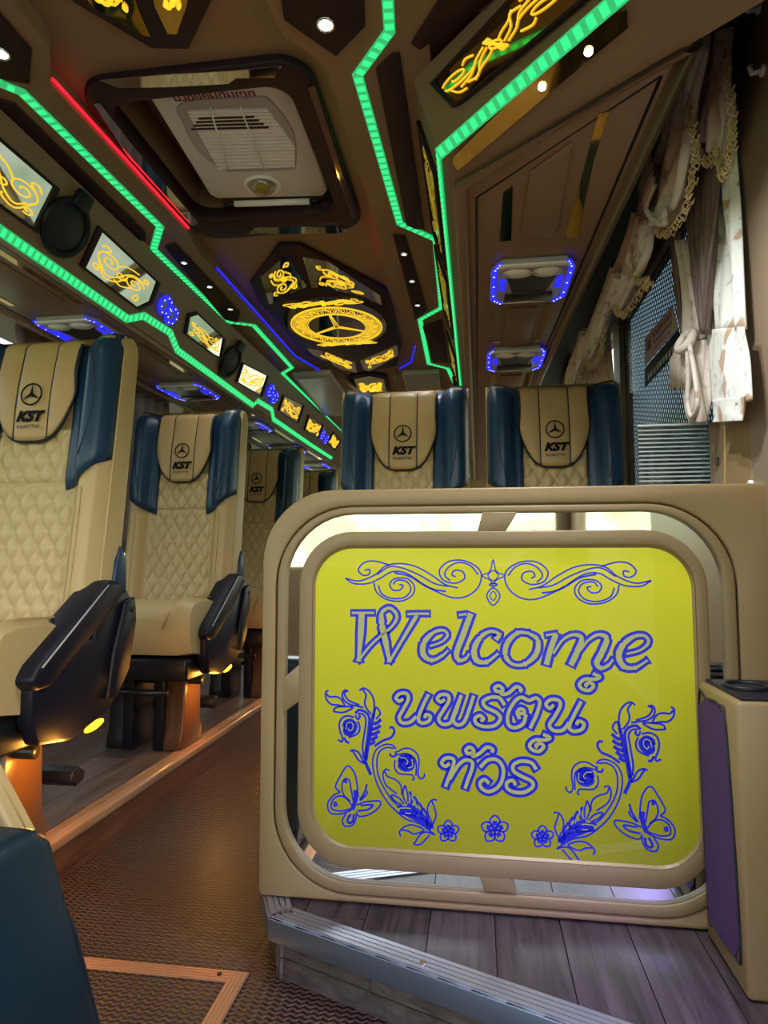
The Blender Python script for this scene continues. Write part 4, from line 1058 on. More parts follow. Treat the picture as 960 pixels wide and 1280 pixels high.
# ---------------------------------------------------------------- reading-light consoles
def make_console(label):
    T = thing('reading_console', label, 'reading light', (0, 0, 0), 'reading consoles under the bins')
    def pp(pts, z0, d, nm, m, par=T, bev=0.0): return MB().prism([(x, y, z0) for x, y in pts], (0, 0, d)).build(nm, m, par, bevel=bev)
    W2, L2 = .122, .148
    octo = [(-W2 + .03, -L2), (W2 - .03, -L2), (W2, -L2 + .05), (W2, L2 - .04), (W2 - .035, L2), (-W2 + .035, L2), (-W2, L2 - .04), (-W2, -L2 + .05)]
    pp(octo, 0, -.016, 'housing', M_grey, bev=.004)
    pp([(-W2 + .028, -L2 - .002), (W2 - .028, -L2 - .002), (W2 - .018, -L2 + .02), (-W2 + .018, -L2 + .02)], -.016, -.008, 'front_bar', M_white, bev=.003)
    for s in (-1, 1):
        c = Vector((s * .043, -.095, -.019)); b = MB()
        b.grid(lambda i, j: c + Vector((.037 * math.cos(2 * math.pi * i / 16) * math.cos(j / 4 * 1.5), .024 * math.sin(2 * math.pi * i / 16) * math.cos(j / 4 * 1.5), -.010 * math.sin(j / 4 * 1.5))), 16, 4, True)
        ln = b.build('lens', M_lens, T, smooth=True)
        MB().torus(c + Vector((0, .008, 0)), (.040, 0, 0), (0, .026, 0), .004, 5, 20).build('lens_rim', M_whiteg, ln, smooth=True)
        st = [(s * (W2 - .028), -L2 - .003), (s * (W2 - .010), -L2 + .045), (s * (W2 - .012), L2 - .04), (s * (W2 - .040), L2 - .004)]
        ls = MB().ribbon([Vector((x, y, -.0175)) for x, y in st], .017, (0, 0, -1), .002).build('blue_strip', M_blue, T)
        d = MB()
        for k in range(9):
            f = (k + .5) / 9 * 3; i = int(f); f -= i
            x = st[i][0] + (st[i + 1][0] - st[i][0]) * f; y = st[i][1] + (st[i + 1][1] - st[i][1]) * f
            d.disc3((x, y, -.0178), (.0028, 0, 0), (0, .0028, 0), (0, 0, -.001), 8)
        d.build('diode', M_bdot, ls)
        b = MB()
        for k in range(5): b.prism([(s * .078, -.045 + k * .018, -.017), (s * .094, -.052 + k * .018, -.017), (s * .094, -.044 + k * .018, -.017), (s * .074, -.037 + k * .018, -.017)], (0, 0, -.003))
        b.build('speaker_grille', M_blue, T)
    pp([(-.075, -.062), (.075, -.062), (.052, .055), (-.052, .055)], -.016, -.002, 'button_panel', M_darkg)
    tr2 = pp([(-.075, .062), (.075, .062), (.078, .125), (-.078, .125)], -.016, -.006, 'flap', M_darkg, bev=.003)
    MB().tube([(-.080, .128, -.019), (-.03, .124, -.021), (.0, .120, -.022), (.03, .124, -.021), (.080, .128, -.019)], .004, 6).build('flap_lip', M_whiteg, tr2, smooth=True)
    return T
con = make_console('blue-lit reading console under the right bin, nearer of the two')
spots_c = [(.170, 1.965, 'blue-lit reading console under the right bin, nearer of the two'), (.168, 2.735, 'blue-lit reading console under the right bin, farther of the two'),
           (-1.458, 2.17, 'blue-lit reading console above the nearest left seat'), (-1.445, 3.03, 'blue-lit reading console above the second left seat'),
           (-1.445, 3.90, 'blue-lit reading console above the third left seat'), (-1.445, 4.75, 'small distant blue-lit reading console above the fourth left seat'), (-1.445, 5.60, 'farthest blue-lit reading console at the back of the left bin')]
for i, (x, y, l) in enumerate(spots_c):
    o = con if i == 0 else copy_tree(con); o.location = (x, y, ZB - .0005); o['label'] = l

# ================================================================== LED STRIPS
def led_strip(pts, w, nrm, label, colour='green', pitch=.026, group='green ceiling light strips'):
    T = thing('led_strip', label, 'light strip', pts[0], group)
    pts = [Vector(p) for p in pts]; nrm = Vector(nrm).normalized()
    MB().ribbon(pts, w, nrm, .004).build('tape', M_greend, T)
    d = MB()
    for a, c in zip(pts[:-1], pts[1:]):
        L = (c - a).length; n = max(1, int(L / pitch)); t_ = (c - a).normalized(); sd2 = t_.cross(nrm).normalized()
        for k in range(n):
            m = a + t_ * (L * (k + .5) / n)
            q = [m + t_ * pitch * .27 * i + sd2 * w * .36 * j + nrm * .0012 for i, j in ((-1, -1), (1, -1), (1, 1), (-1, 1))]
            d.prism(q, nrm * -.0024)
    d.build('diodes', M_green, T, kind='stuff')
    return T
DNV = Vector((0, 0, -1))
pc = lambda x, y: pZ(x, y, ZC - .003)
led_strip([(-1.12, .9, ZC - .003), pc(0, 105), pc(27, 116), pc(200, 284), pc(192, 312), pc(285, 403), pc(317, 407), pc(365, 460), pc(353, 467), (-1.14, 5.6, ZC - .003)], .026, DNV,
          'stepped green light strip along the left edge of the ceiling')
led_strip([(-.14, .9, ZC - .003), pc(487, 40), pc(447, 95), pc(500, 280), pc(545, 300), pc(552, 385), pc(525, 400), pc(536, 455), pc(560, 461), pc(572, 488)], .024, DNV,
          'stepped green light strip along the right edge of the ceiling')
pl_ = lambda x, y: pPl(x, y, FL0 + nL * .003, nL)
led_strip([pl_(-60, 245), pl_(0, 288), pl_(160, 399), pl_(180, 395), pl_(213, 416), pl_(222, 438), pl_(317, 507), pl_(322, 501), pl_(340, 512), pl_(342, 524), pl_(390, 557), pl_(415, 573)], .030, nL,
          'green light strip along the lower edge of the left luggage bin')
nS = (sB2 - sA).cross(Vector((0, 0, 1))).normalized()
if nS.y > 0: nS = -nS
nS = (nS + Vector((0, 0, -.9))).normalized()
led_strip([sA + nS * .006, sA + sd_ * .7 + nS * .006], .026, nS, 'green light strip along the angled front end of the right bin')
nR = Vector((-1, 0, -.45)).normalized()
led_strip([Vector((sA.x, BY1, sA.z)) + nR * .004, sA + nR * .004], .022, nR, 'green light strip seen edge-on along the side of the right bin')
# cove lines in the step of the raised ceiling
def cove(pts, m, label, w=.008):
    T = tag(MB().tube([Vector(p) for p in pts], w * .5, 6).build('cove_light', m, None, smooth=True), label, 'light strip', 'cove lights round the raised ceiling')
    return T
zc = ZC + .012
Lp = lambda i, f: (LTB[i][0] + (LTB[i + 1][0] - LTB[i][0]) * f + .005, LTB[i][1] + (LTB[i + 1][1] - LTB[i][1]) * f, zc)
cove([Lp(3, 0), Lp(3, 1)], M_redled, 'red cove light line left of the roof hatch')
cove([Lp(5, .12), Lp(5, 1), Lp(6, .9)], M_blue, 'blue cove light line left of the star medallion')
cove([Lp(7, .3), Lp(8, 1), Lp(9, .6)], M_green, 'green cove light line at the far left of the raised ceiling')
Rp = lambda i, f: (RTB[i][0] + (RTB[i + 1][0] - RTB[i][0]) * f - .002, RTB[i][1] + (RTB[i + 1][1] - RTB[i][1]) * f, ZC + .038)
cove([Rp(0, .7), Rp(1, 0), Rp(1, 1), Rp(2, 1), Rp(3, 1), Rp(4, .6)], M_green, 'green cove light line right of the roof hatch')
cove([Rp(5, .0), Rp(5, .8)], M_redled, 'short red cove light line right of the star medallion')
cove([Rp(6, .1), Rp(6, 1), Rp(7, 1), Rp(8, .7)], M_blue, 'blue cove light line right of the star medallion')
cove([Rp(9, .2), Rp(10, .5)], M_green, 'green cove light line at the far right of the raised ceiling')

# ================================================================== ORNAMENT MIRRORS
def spiral(cx, cy, r0, r1, a0, turns, n=26):
    return [(cx + (r0 + (r1 - r0) * k / n) * math.cos(a0 + turns * 2 * math.pi * k / n), cy + (r0 + (r1 - r0) * k / n) * math.sin(a0 + turns * 2 * math.pi * k / n)) for k in range(n + 1)]
def orn_strokes(kind):
    S = []
    if kind == 'band':
        for m in (1, -1):
            f = lambda p: [(.5 + m * (x - .5), y if m == 1 else 1 - y) for x, y in p]
            S += [f(spiral(.13, .42, .20, .03, .3, 1.5)), f([(.16, .75), (.24, .80), (.34, .55), (.46, .40)]), f([(.10, .72), (.22, .66), (.33, .45), (.45, .33)]), f([(.24, .30), (.30, .22), (.36, .30)]), f([(.20, .85), (.30, .70), (.40, .62), (.47, .52)]), f([(.03, .6), (.06, .8), (.12, .86)])]
        for k in range(6):
            a = k * math.pi / 3
            S.append([(.5, .5), (.5 + .02 * math.cos(a - .4), .5 + .22 * math.sin(a - .4)), (.5 + .045 * math.cos(a), .5 + .27 * math.sin(a)), (.5 + .02 * math.cos(a + .4), .5 + .22 * math.sin(a + .4)), (.5, .5)])
    else:
        S += [spiral(.27, .48, .20, .03, 2.2, 1.7), spiral(.74, .52, .18, .03, -1.0, -1.7), [(.18, .66), (.30, .82), (.45, .70), (.55, .48), (.66, .33), (.80, .32), (.90, .42)],
              [(.12, .60), (.28, .90), (.48, .80), (.58, .55)], [(.40, .42), (.50, .28), (.62, .22), (.72, .20)], [(.44, .78), (.56, .82), (.66, .74), (.72, .68)],
              spiral(.50, .58, .09, .02, 0, 1.2), spiral(.14, .78, .08, .02, 1, 1.1), spiral(.88, .22, .07, .02, 1, 1.1), [(.86, .70), (.92, .80), (.88, .90), (.82, .84), (.86, .74)], [(.08, .30), (.14, .20), (.22, .24), (.16, .34)]]
    return S
def ornament(par, quad, nrm, kind='panel', w=.006, flip=False, gm=None):
    """quad = four corner points (u0v0, u1v0, u1v1, u0v1)"""
    q = [Vector(p) for p in quad]; nrm = Vector(nrm).normalized(); b = MB()
    for st in orn_strokes(kind):
        pts = catmull([(x, y, 0) for x, y in st], 3)
        P = []
        for p in pts:
            u = 1 - p.x if flip else p.x; v = p.y
            P.append((q[0] * (1 - u) + q[1] * u) * (1 - v) + (q[3] * (1 - u) + q[2] * u) * v + nrm * .0022)
        b.ribbon(P, w, nrm, .001)
    return b.build('engraving', gm or M_gold, par, label='glowing gold scroll engraving')
def inflate(pts, k):
    c = sum(pts, Vector((0, 0, 0))) / len(pts)
    return [c + (p - c) * k for p in pts]
def orn_mirror(pts, nrm, label, frame=.018, quad=None, kind='panel', w=.006, group=None, flip=False, mm=None, gm=None):
    pts = [Vector(p) for p in pts]; nrm = Vector(nrm).normalized()
    c = sum(pts, Vector((0, 0, 0))) / len(pts)
    T = thing('ornament_mirror', label, 'mirror', c, group)
    size = sum((p - c).length for p in pts) / len(pts)
    outer = [c + (p - c) * (1 + frame / size) for p in pts]
    MB().bridge([p + nrm * .006 for p in outer], [p + nrm * .006 for p in pts], -nrm * .010).build('frame', M_plum, T, bevel=.002)
    MB().prism(pts, -nrm * .003).build('mirror_glass', mm or M_mirror, T)
    ornament(T, quad or pts[:4], nrm, kind, w, flip, gm)
    return T
fl = lambda x, y: pPl(x, y, FL0 + nL * .004, nL)
gl = 'gold scroll mirrors along the left bin'
L_ = [([(-45, 138), (67, 234), (42, 284), (-70, 205)], 'large gold scroll mirror at the left edge, before the first speaker', .0038),
      ([(127, 289), (196, 353), (187, 377), (172, 384), (106, 334)], 'gold scroll mirror just behind the first round speaker', .0038),
      ([(237, 396), (247, 393), (279, 423), (275, 446), (268, 443), (233, 417)], 'gold scroll mirror between the first blue rings and second speaker', .0038),
      ([(304, 455), (334, 470), (326, 494), (297, 477)], 'gold scroll mirror just behind the second speaker', .005),
      ([(355, 495), (379, 507), (372, 528), (349, 513)], 'gold scroll mirror behind the second pair of blue rings', .007),
      ([(386, 520), (403, 531), (398, 547), (381, 537)], 'gold scroll mirror before the last blue rings', .011),
      ([(417, 541), (426, 551), (418, 562), (410, 553)], 'farthest small gold scroll mirror on the left bin', .013)]
QI = {1: (0, 1, 3, 4), 2: (0, 2, 3, 5)}
for i, (pix, lab, w) in enumerate(L_):
    P = [fl(x, y) for x, y in pix]
    qd = [P[k] for k in QI[i]] if i in QI else None
    orn_mirror(P, nL, lab, .02, qd, 'panel', w, gl, flip=(i % 2 == 0))
# speakers
vL = (FL1 - FL0).normalized(); uL = Vector((0, 1, 0))
for (x, y, r, lab) in ((81, 284, .083, 'round black speaker between the first two gold mirrors'), (287, 452, .080, 'second round black speaker, farther back on the left bin')):
    c = fl(x, y); T = thing('speaker', lab, 'speaker', c, 'round speakers on the left bin')
    MB().torus(c + nL * .006, uL * r, vL * r * .95, .010, 8, 32).build('rim', M_black, T, smooth=True)
    b = MB(); b.grid(lambda i, j: c + uL * (r * .95 * math.cos(2 * math.pi * i / 28) * j / 6) + vL * (r * .9 * math.sin(2 * math.pi * i / 28) * j / 6) + nL * (.016 * (1 - (j / 6) ** 2) + .004), 28, 6, True)
    b.build('grille', M_piping, T, smooth=True)
    MB().prism([c + vL * r * .8 - uL * .035 + nL * .002, c + vL * r * .8 + uL * .035 + nL * .002, c + vL * r * 1.42 + uL * .028 + nL * .002, c + vL * r * 1.42 - uL * .028 + nL * .002], nL * .02).build('bracket', M_black, T, bevel=.004)
for (cs, lab) in ((((205, 381), (213, 394)), 'pair of blue glowing rings behind the second gold mirror'), (((337, 488), (342, 497)), 'second pair of blue glowing rings, farther along the left bin'), (((402, 543), (407, 549)), 'last pair of blue glowing rings near the rear')):
    c0 = fl(*cs[0]); T = thing('ring_light', lab, 'ring light', c0, 'blue ring lights on the left bin')
    for c in (fl(*cs[0]), fl(*cs[1])):
        r = .030; rg = MB().torus(c + nL * .004, uL * r, vL * r, .009, 8, 24).build('ring', M_blue, T, smooth=True)
        d = MB()
        for k in range(7):
            a = k * 2 * math.pi / 7; d.disc3(c + uL * r * math.cos(a) + vL * r * math.sin(a) + nL * .0125, uL * .003, vL * .003, nL * .001, 6)
        d.build('diode', M_bdot, rg)
        MB().disc3(c + nL * .002, uL * .020, vL * .020, nL * .002, 16).build('centre', M_screen, T)

# right fascia: engraved band on the angled front end, and mirrors along the side
nFr = (sB2 - sA).cross(FA - sA).normalized()
if nFr.dot(CAM - sA) < 0: nFr = -nFr
ff = lambda x, y: pPl(x, y, sA + nFr * .004, nFr)
orn_mirror([ff(545, 102), ff(552, 95), ff(655, -15), ff(745, -15), ff(578, 124), ff(570, 128)], nFr, 'long gold-lit scroll mirror on the angled front of the right bin', .018,
           [ff(543, 100), ff(655, -15), ff(740, -18), ff(573, 128)], 'band', .0036, mm=M_gmirror)
if nSo.z > 0: nSo = -nSo
so = lambda x, y: pPl(x, y, sA + nSo * .005, nSo)
ENTRY = 13.0
T = thing('gold_mirror_band', 'dark gold mirror band with two small lamps under the angled green strip', 'mirror', so(680, 110))
MB().prism([so(x, y) for x, y in ((566, 203), (566, 196), (641, 122), (768, 14), (784, 12), (785, 33), (700, 104), (580, 206), (572, 212))], nSo * .003).build('glass', M_gmirror, T)
for x, y in ((736, 62), (678, 106)):
    c = so(x, y) + nSo * .004; u_ = Vector((1, 0, 0)); u_ = (u_ - nSo * u_.dot(nSo)).normalized(); v_ = nSo.cross(u_)
    MB().disc3(c, u_ * .0075, v_ * .0075, nSo * .003, 14).build('lamp', M_spot, T)
    for en, sz in ((ENTRY, 150), (ENTRY * 1.6, 30)):
        ld = bpy.data.lights.new('entry_beam', 'SPOT'); ld.energy = en; ld.spot_size = math.radians(sz); ld.spot_blend = .9; ld.color = (.93, .96, 1); ld.shadow_soft_size = .012
        lo = bpy.data.objects.new('entry_beam', ld); COL.objects.link(lo); lo.parent = T; lo.location = c + nSo * .012 - T.location
        lo.rotation_euler = (.10 if sz == 34 else 0, 0, 0)
nRf = Vector((-(ZC - sA.z), 0, (FA.x - sA.x))).normalized()
if nRf.x > 0: nRf = -nRf
for k, (ya, yb) in enumerate(((1.50, 2.0), (2.12, 2.65), (2.95, 3.45), (3.7, 4.2))):
    A0 = Vector((sA.x, 0, sA.z)); A1 = Vector((FA.x, 0, ZC))
    l0 = A0.lerp(A1, .22); l1 = A0.lerp(A1, .85)
    q = [Vector((l0.x, ya, l0.z)), Vector((l0.x, yb, l0.z)), Vector((l1.x, yb, l1.z)), Vector((l1.x, ya, l1.z))]
    orn_mirror([p + nRf * .006 for p in q], nRf, ['first', 'second', 'third', 'fourth'][k] + ' gold scroll mirror from the front on the side of the right bin, seen edge-on', .02, None, 'panel', .0022, 'gold scroll mirrors along the right bin', gm=M_gold2)

# ================================================================== CEILING FITTINGS
zT = lambda x, y: pZ(x, y, ZT - .001)
zC = lambda x, y: pZ(x, y, ZC - .001)
# dark insets in the outer ceiling
insets = [[(350, -12), (355, 22), (420, 68), (457, 30), (455, -12)], [(-40, -30), (0, 15), (40, 61), (37, 103), (-5, 95), (-40, 85)], [(470, 85), (490, 65), (500, 65), (530, 285), (520, 285), (508, 280)],
          [(514, 52), (525, 60), (650, -25), (560, -20)], [(-20, 118), (18, 128), (182, 290), (182, 300), (170, 298), (-20, 150)], [(206, 307), (219, 303), (300, 390), (297, 402), (280, 398)],
          [(491, 292), (507, 294), (534, 387), (519, 399)], [(528, 407), (552, 399), (560, 452), (541, 452)]]
for k, pix in enumerate(insets):
    struct(MB().prism([zC(x, y) for x, y in pix], (0, 0, -.006)).build('trim_%d' % (k + 3), M_plum, None, bevel=.002))
spots = [(407, 30, .017, 'bright round downlight in the dark inset right of the front medallion'), (1, 66, .017, 'downlight at the left picture edge in a dark inset'),
         (230, 328, .011, 'nearest of three small downlights beside the left green strip'), (262, 358, .011, 'middle of three small downlights beside the left green strip'), (288, 386, .011, 'farthest of three small downlights beside the left green strip'),
         (505, 317, .011, 'nearest of three small downlights beside the right green strip'), (515, 351, .011, 'middle of three small downlights beside the right green strip'), (522, 381, .011, 'farthest of three small downlights beside the right green strip')]
for x, y, r, lab in spots:
    c = pZ(x, y, ZC - .007); T = thing('downlight', lab, 'downlight', c, 'small white downlights')
    MB().torus(c + Vector((0, 0, -.002)), (r, 0, 0), (0, r, 0), .003, 6, 20).build('bezel', M_chrome, T, smooth=True)
    MB().disc3(c, (r * .92, 0, 0), (0, r * .92, 0), (0, 0, -.002), 18).build('lamp', M_spot, T)
    ld = bpy.data.lights.new('beam', 'SPOT'); ld.energy = 2.5; ld.spot_size = math.radians(95); ld.spot_blend = .6; ld.color = (.9, .95, 1); ld.shadow_soft_size = .01
    lo = bpy.data.objects.new('beam', ld); COL.objects.link(lo); lo.parent = T; lo.location = (0, 0, -.006)

# roof hatch
T = thing('roof_hatch', 'dark framed roof hatch with white louvred vent cover', 'roof hatch', (-.66, 1.65, ZT))
def rr2(x0, x1, y0, y1, r, n=8): return [Vector((x, y, 0)) for x, y in rrect(x0, x1, y0, y1, (r,) * 4, n)]
hc = [pZ(x, y, ZT) for x, y in ((97, 97), (385, 70), (452, 284), (250, 295))]
ox0, ox1, oy0, oy1 = -.947, -.367, 1.315, 2.06
lo_ = rr2(ox0, ox1, oy0, oy1, .085); li = rr2(HX0 + .008, HX1 - .006, HY0 + .008, HY1 - .012, .06)
zf = ZT - .022
MB().bridge([p + Vector((0, 0, zf)) for p in lo_], [p + Vector((0, 0, zf)) for p in li], (0, 0, .05)).build('frame', M_plum, T, bevel=.006)
mz = lambda x, y: pZ(x, y, zf - .001)
for pix in ([(125, 100), (215, 92), (290, 88), (352, 82), (343, 96), (295, 97), (285, 104), (210, 108), (148, 109)], [(385, 109), (393, 106), (446, 270), (440, 272)],
            [(117, 129), (125, 128), (165, 180), (248, 278), (240, 282), (160, 195)], [(310, 292), (318, 284), (425, 282), (434, 289), (420, 291)]):
    MB().prism([mz(x, y) for x, y in pix], (0, 0, -.002)).build('mirror_trim', M_mirror, T)
# vent cover hanging in the opening
zv = ZT + .025  # cover face
vc = lambda x, y: pZ(x, y, zv)
cov = [vc(x, y) for x, y in ((178, 108), (352, 100), (362, 104), (410, 238), (404, 246), (272, 249), (262, 244))]
cv = MB().prism(cov, (0, 0, .03)).build('vent_cover', M_whiteg, T, bevel=.008, seg=3)
lou = catmull([vc(x, y) for x, y in ((228, 129), (318, 121), (338, 126), (366, 165), (369, 205), (358, 211), (300, 213), (280, 211), (250, 190), (230, 155))], 4, True)
MB().tube([p + Vector((0, 0, -.001)) for p in lou], .003, 6, True).build('louvre_rim', M_grey, cv, smooth=True)
MB().prism([p + Vector((0, 0, -.0005)) for p in lou], (0, 0, .0004)).build('louvre_back', M_grey, cv)
def span(y):           # louvre field limits at photo row y
    f = (y - 129) / 80
    return (232 + 42 * f ** 1.15, 328 + 38 * min(1, f * 1.5) + 2)
for k in range(17):
    y = 136 + k * 4.4; a, c = span(y)
    p0, p1 = vc(a, y + 1), vc(c, y - 2); d = Vector((0, -1, 0))
    dark = k in (2, 3, 4, 5)
    b = MB(); b.prism([p0, p1, p1 + Vector((0, .0085, 0)), p0 + Vector((0, .0085, 0))], (0, 0, -.006))
    b.v = [Vector((p.x, p.y, p.z + (.004 if (i % 4 in (2, 3) and i < 4) else 0))) for i, p in enumerate(b.v)]
    b.build('slat', M_white, cv)
    if dark:
        a2, c2 = 248 - (k - 2) * 3, 318 + (k - 2) * 6
        MB().prism([vc(a2, y - .4) + Vector((0, 0, -.0062)), vc(c2, y - 3.0) + Vector((0, 0, -.0062)), vc(c2, y - .6) + Vector((0, 0, -.0062)), vc(a2, y + 1.8) + Vector((0, 0, -.0062))], (0, 0, -.001)).build('opening', M_dark, cv)
for xa, xb in ((262, 285), (300, 330)):
    MB().tube([vc(xa, 130) + Vector((0, 0, -.007)), vc(xb, 208) + Vector((0, 0, -.007))], .0025, 5).build('rib', M_white, cv, smooth=True)
kc = vc(328, 231) + Vector((0, 0, -.002))
MB().torus(kc, (.052, 0, 0), (0, .046, 0), .006, 6, 24).build('knob_ring', M_white, cv, smooth=True)
kb = MB().disc3(kc, (.022, 0, 0), (0, .020, 0), (0, 0, -.02), 20).build('knob', M_yknob, cv, bevel=.005)
b = MB(); b.grid(lambda i, j: kc + Vector((.042 * math.cos(2 * math.pi * i / 20) * math.cos(j / 5 * 1.5), .038 * math.sin(2 * math.pi * i / 20) * math.cos(j / 5 * 1.5), -.03 * math.sin(j / 5 * 1.5))), 20, 5, True)
b.build('knob_dome', M_dome, cv, smooth=True)
tb = [vc(292, 249), vc(386, 246)]
MB().tube([tb[0] + Vector((0, .01, -.01)), tb[1] + Vector((0, .01, -.01))], .010, 10).build('handle_bar', M_white, T, smooth=True)
MB().tube([tb[0] + Vector((-.035, .01, -.01)), tb[0] + Vector((0, .01, -.01))], .007, 8).build('handle_end', M_blackm, T, smooth=True)
MB().tube([tb[1] + Vector((0, .01, -.01)), tb[1] + Vector((.03, .01, -.01))], .007, 8).build('handle_end', M_blackm, T, smooth=True)
b = MB(); random.seed(3)
for k in range(12):
    p = tb[1] + Vector((.02 + random.uniform(0, .03), random.uniform(0, .03), -.015 + random.uniform(-.01, .01)))
    b.add([p, p + Vector((random.uniform(.01, .03), random.uniform(-.02, .02), random.uniform(-.01, .01))), p + Vector((random.uniform(-.01, .02), random.uniform(.0, .03), random.uniform(-.015, .01)))], [(0, 1, 2)])
b.build('plastic_wrap', M_clearrib, T)
tm = text_mesh('ทางออกฉุกเฉิน', .034, bold=.0012)
tx = MB(); pa, pb_ = vc(225, 112), vc(315, 107); u_ = (pb_ - pa).normalized()
cc = vc(268, 120) + Vector((0, 0, -.0012))
put_text(tx, tm, cc, u_ * 1.05, Vector((0, 1, 0)) * 1.1); tx.build('vent_lettering', M_redink, cv)

# star medallion
T = thing('star_medallion', 'dark framed ceiling medallion with glowing gold ring star and scroll mirrors', 'medallion', (-.62, 2.8, ZT), 'ceiling medallions')
md = lambda x, y, d=0: pZ(x, y, ZT - .002) + Vector((0, 0, -d))
MB().prism([md(x, y) for x, y in ((313, 350), (349, 302), (376, 302), (482, 358), (489, 378), (502, 428), (496, 455), (462, 462), (440, 460), (383, 442), (322, 372))], (0, 0, -.014)).build('frame', M_plum, T, bevel=.004)
def mq(pix, par, d=.016, m=M_mirror): return MB().prism([md(x, y, d - .003) for x, y in pix], (0, 0, -.003)).build('mirror_glass', m, par)
z3 = lambda s, ox, oy, pts: [(ox + x / s, oy + y / s) for x, y in pts]
for pix, qd, fp_ in ((z3(2.667, 260, 260, [(175, 218), (262, 142), (330, 250), (300, 262), (205, 310)]), z3(2.667, 260, 260, [(200, 300), (190, 215), (270, 150), (320, 250)]), False),
                    (z3(2.667, 260, 260, [(316, 150), (400, 165), (575, 280), (578, 312), (520, 285), (440, 265), (345, 252)]), z3(2.667, 260, 260, [(335, 240), (325, 155), (480, 225), (545, 285)]), True),
                    (z3(2.667, 260, 260, [(328, 458), (375, 465), (490, 505), (497, 540), (440, 528), (350, 480)]), z3(2.667, 260, 260, [(340, 470), (375, 462), (490, 510), (492, 538)]), False),
                    (z3(2.667, 260, 260, [(506, 500), (630, 446), (634, 482), (540, 536), (520, 530)]), z3(2.667, 260, 260, [(512, 500), (625, 450), (628, 485), (530, 532)]), True)):
    mq(pix, T); ornament(T, [md(x, y, .0165) for x, y in qd], (0, 0, -1), 'panel', .0045, fp_)
cm = (md(360, 402) + md(480, 402)) / 2; cm = Vector((cm.x, cm.y + .02, ZT - .0175)); RX, RY = .216, .24
MB().disc3(cm + Vector((0, -.03, 0)), (RX * 1.12, 0, 0), (0, RY * 1.28, 0), (0, 0, -.003), 40).build('centre_mirror', M_mirror, T)
b = MB(); zz = Vector((0, 0, -.0045))
def el(r, a): return cm + zz + Vector((RX * r * math.cos(a), RY * r * math.sin(a), 0))
for r, w in ((1.0, .007), (.96, .004), (.68, .005), (.64, .004)): b.ribbon([el(r, 2 * math.pi * k / 60) for k in range(60)], w, DNV, .001, True)
for k in range(90):
    a = 2 * math.pi * k / 90; b.ribbon([el(.70, a), el(.82, a + .06), el(.94, a)], .0022, DNV, .001)
for k in range(18):
    a = 2 * math.pi * k / 18; b.ribbon(catmull([el(.74, a), el(.90, a + .08), el(.80, a + .2), el(.74, a + .26)], 3), .0028, DNV, .001)
for k in range(3):
    a = -math.pi / 2 + k * 2 * math.pi / 3
    for s in (-.09, 0, .09): b.ribbon([el(.63, a + s * .3), el(.05, a + s * 14)], .003, DNV, .001)
b.build('ring_star', M_gold, T, label='glowing gold ring with three-pointed star')
ornament(T, [cm + Vector((-.17, -.33, -.003)), cm + Vector((.17, -.33, -.003)), cm + Vector((.17, -.24, -.003)), cm + Vector((-.17, -.24, -.003))], DNV, 'band', .007)
ornament(T, [cm + Vector((-.15, .21, -.003)), cm + Vector((.15, .21, -.003)), cm + Vector((.15, .27, -.003)), cm + Vector((-.15, .27, -.003))], DNV, 'band', .007)
# front medallion, cut by the top of the picture
T = thing('front_medallion', 'dark framed gold mirror medallion cut off by the top of the picture', 'medallion', (-.65, 1.1, ZT), 'ceiling medallions')
MB().prism([md(x, y) for x, y in ((60, -60), (92, -4), (190, 54), (236, 55), (262, 0), (290, -60))], (0, 0, -.014)).build('frame', M_plum, T, bevel=.004)
mq([(90, -40), (116, 0), (180, 36), (188, 37), (172, 0), (160, -40)], T, m=M_gmirror); mq([(185, -40), (194, 0), (210, 34), (221, 34), (233, 0), (240, -40)], T, m=M_gmirror)
ornament(T, [md(x, y, .0165) for x, y in ((105, -40), (150, -40), (165, 10), (120, -5))], DNV, 'panel', .006)
ornament(T, [md(x, y, .0165) for x, y in ((200, -40), (235, -40), (225, 5), (205, 5))], DNV, 'panel', .006)
# rear medallion
T = thing('rear_medallion', 'small dark medallion with gold engraving behind the star medallion', 'medallion', (-.64, 4.2, ZT), 'ceiling medallions')
MB().prism([md(x, y) for x, y in ((436, 468), (462, 463), (484, 468), (490, 496), (446, 498))], (0, 0, -.014)).build('frame', M_plum, T, bevel=.004)
mq([(443, 471), (462, 467), (480, 471), (484, 493), (450, 494)], T); ornament(T, [md(x, y, .0165) for x, y in ((445, 472), (478, 472), (482, 492), (452, 493))], DNV, 'panel', .018)
# ceiling screens
for pix, lab in (([(366, 471), (412, 468), (420, 478), (436, 500), (436, 520), (405, 520)], 'grey fold-up screen on the ceiling at the left rear'), ([(503, 469), (549, 467), (552, 494), (510, 496)], 'grey fold-up screen on the ceiling at the right rear')):
    P = [pZ(x, y, ZC - .03) for x, y in pix]; T = thing('ceiling_screen', lab, 'screen', sum(P, Vector()) / len(P), 'fold-up screens at the rear')
    MB().prism(P, (0, 0, .03)).build('housing', M_grey, T, bevel=.004)
    MB().prism([p + Vector((0, 0, -.002)) for p in inflate(P, .88)], (0, 0, .002)).build('glass', M_screen, T)

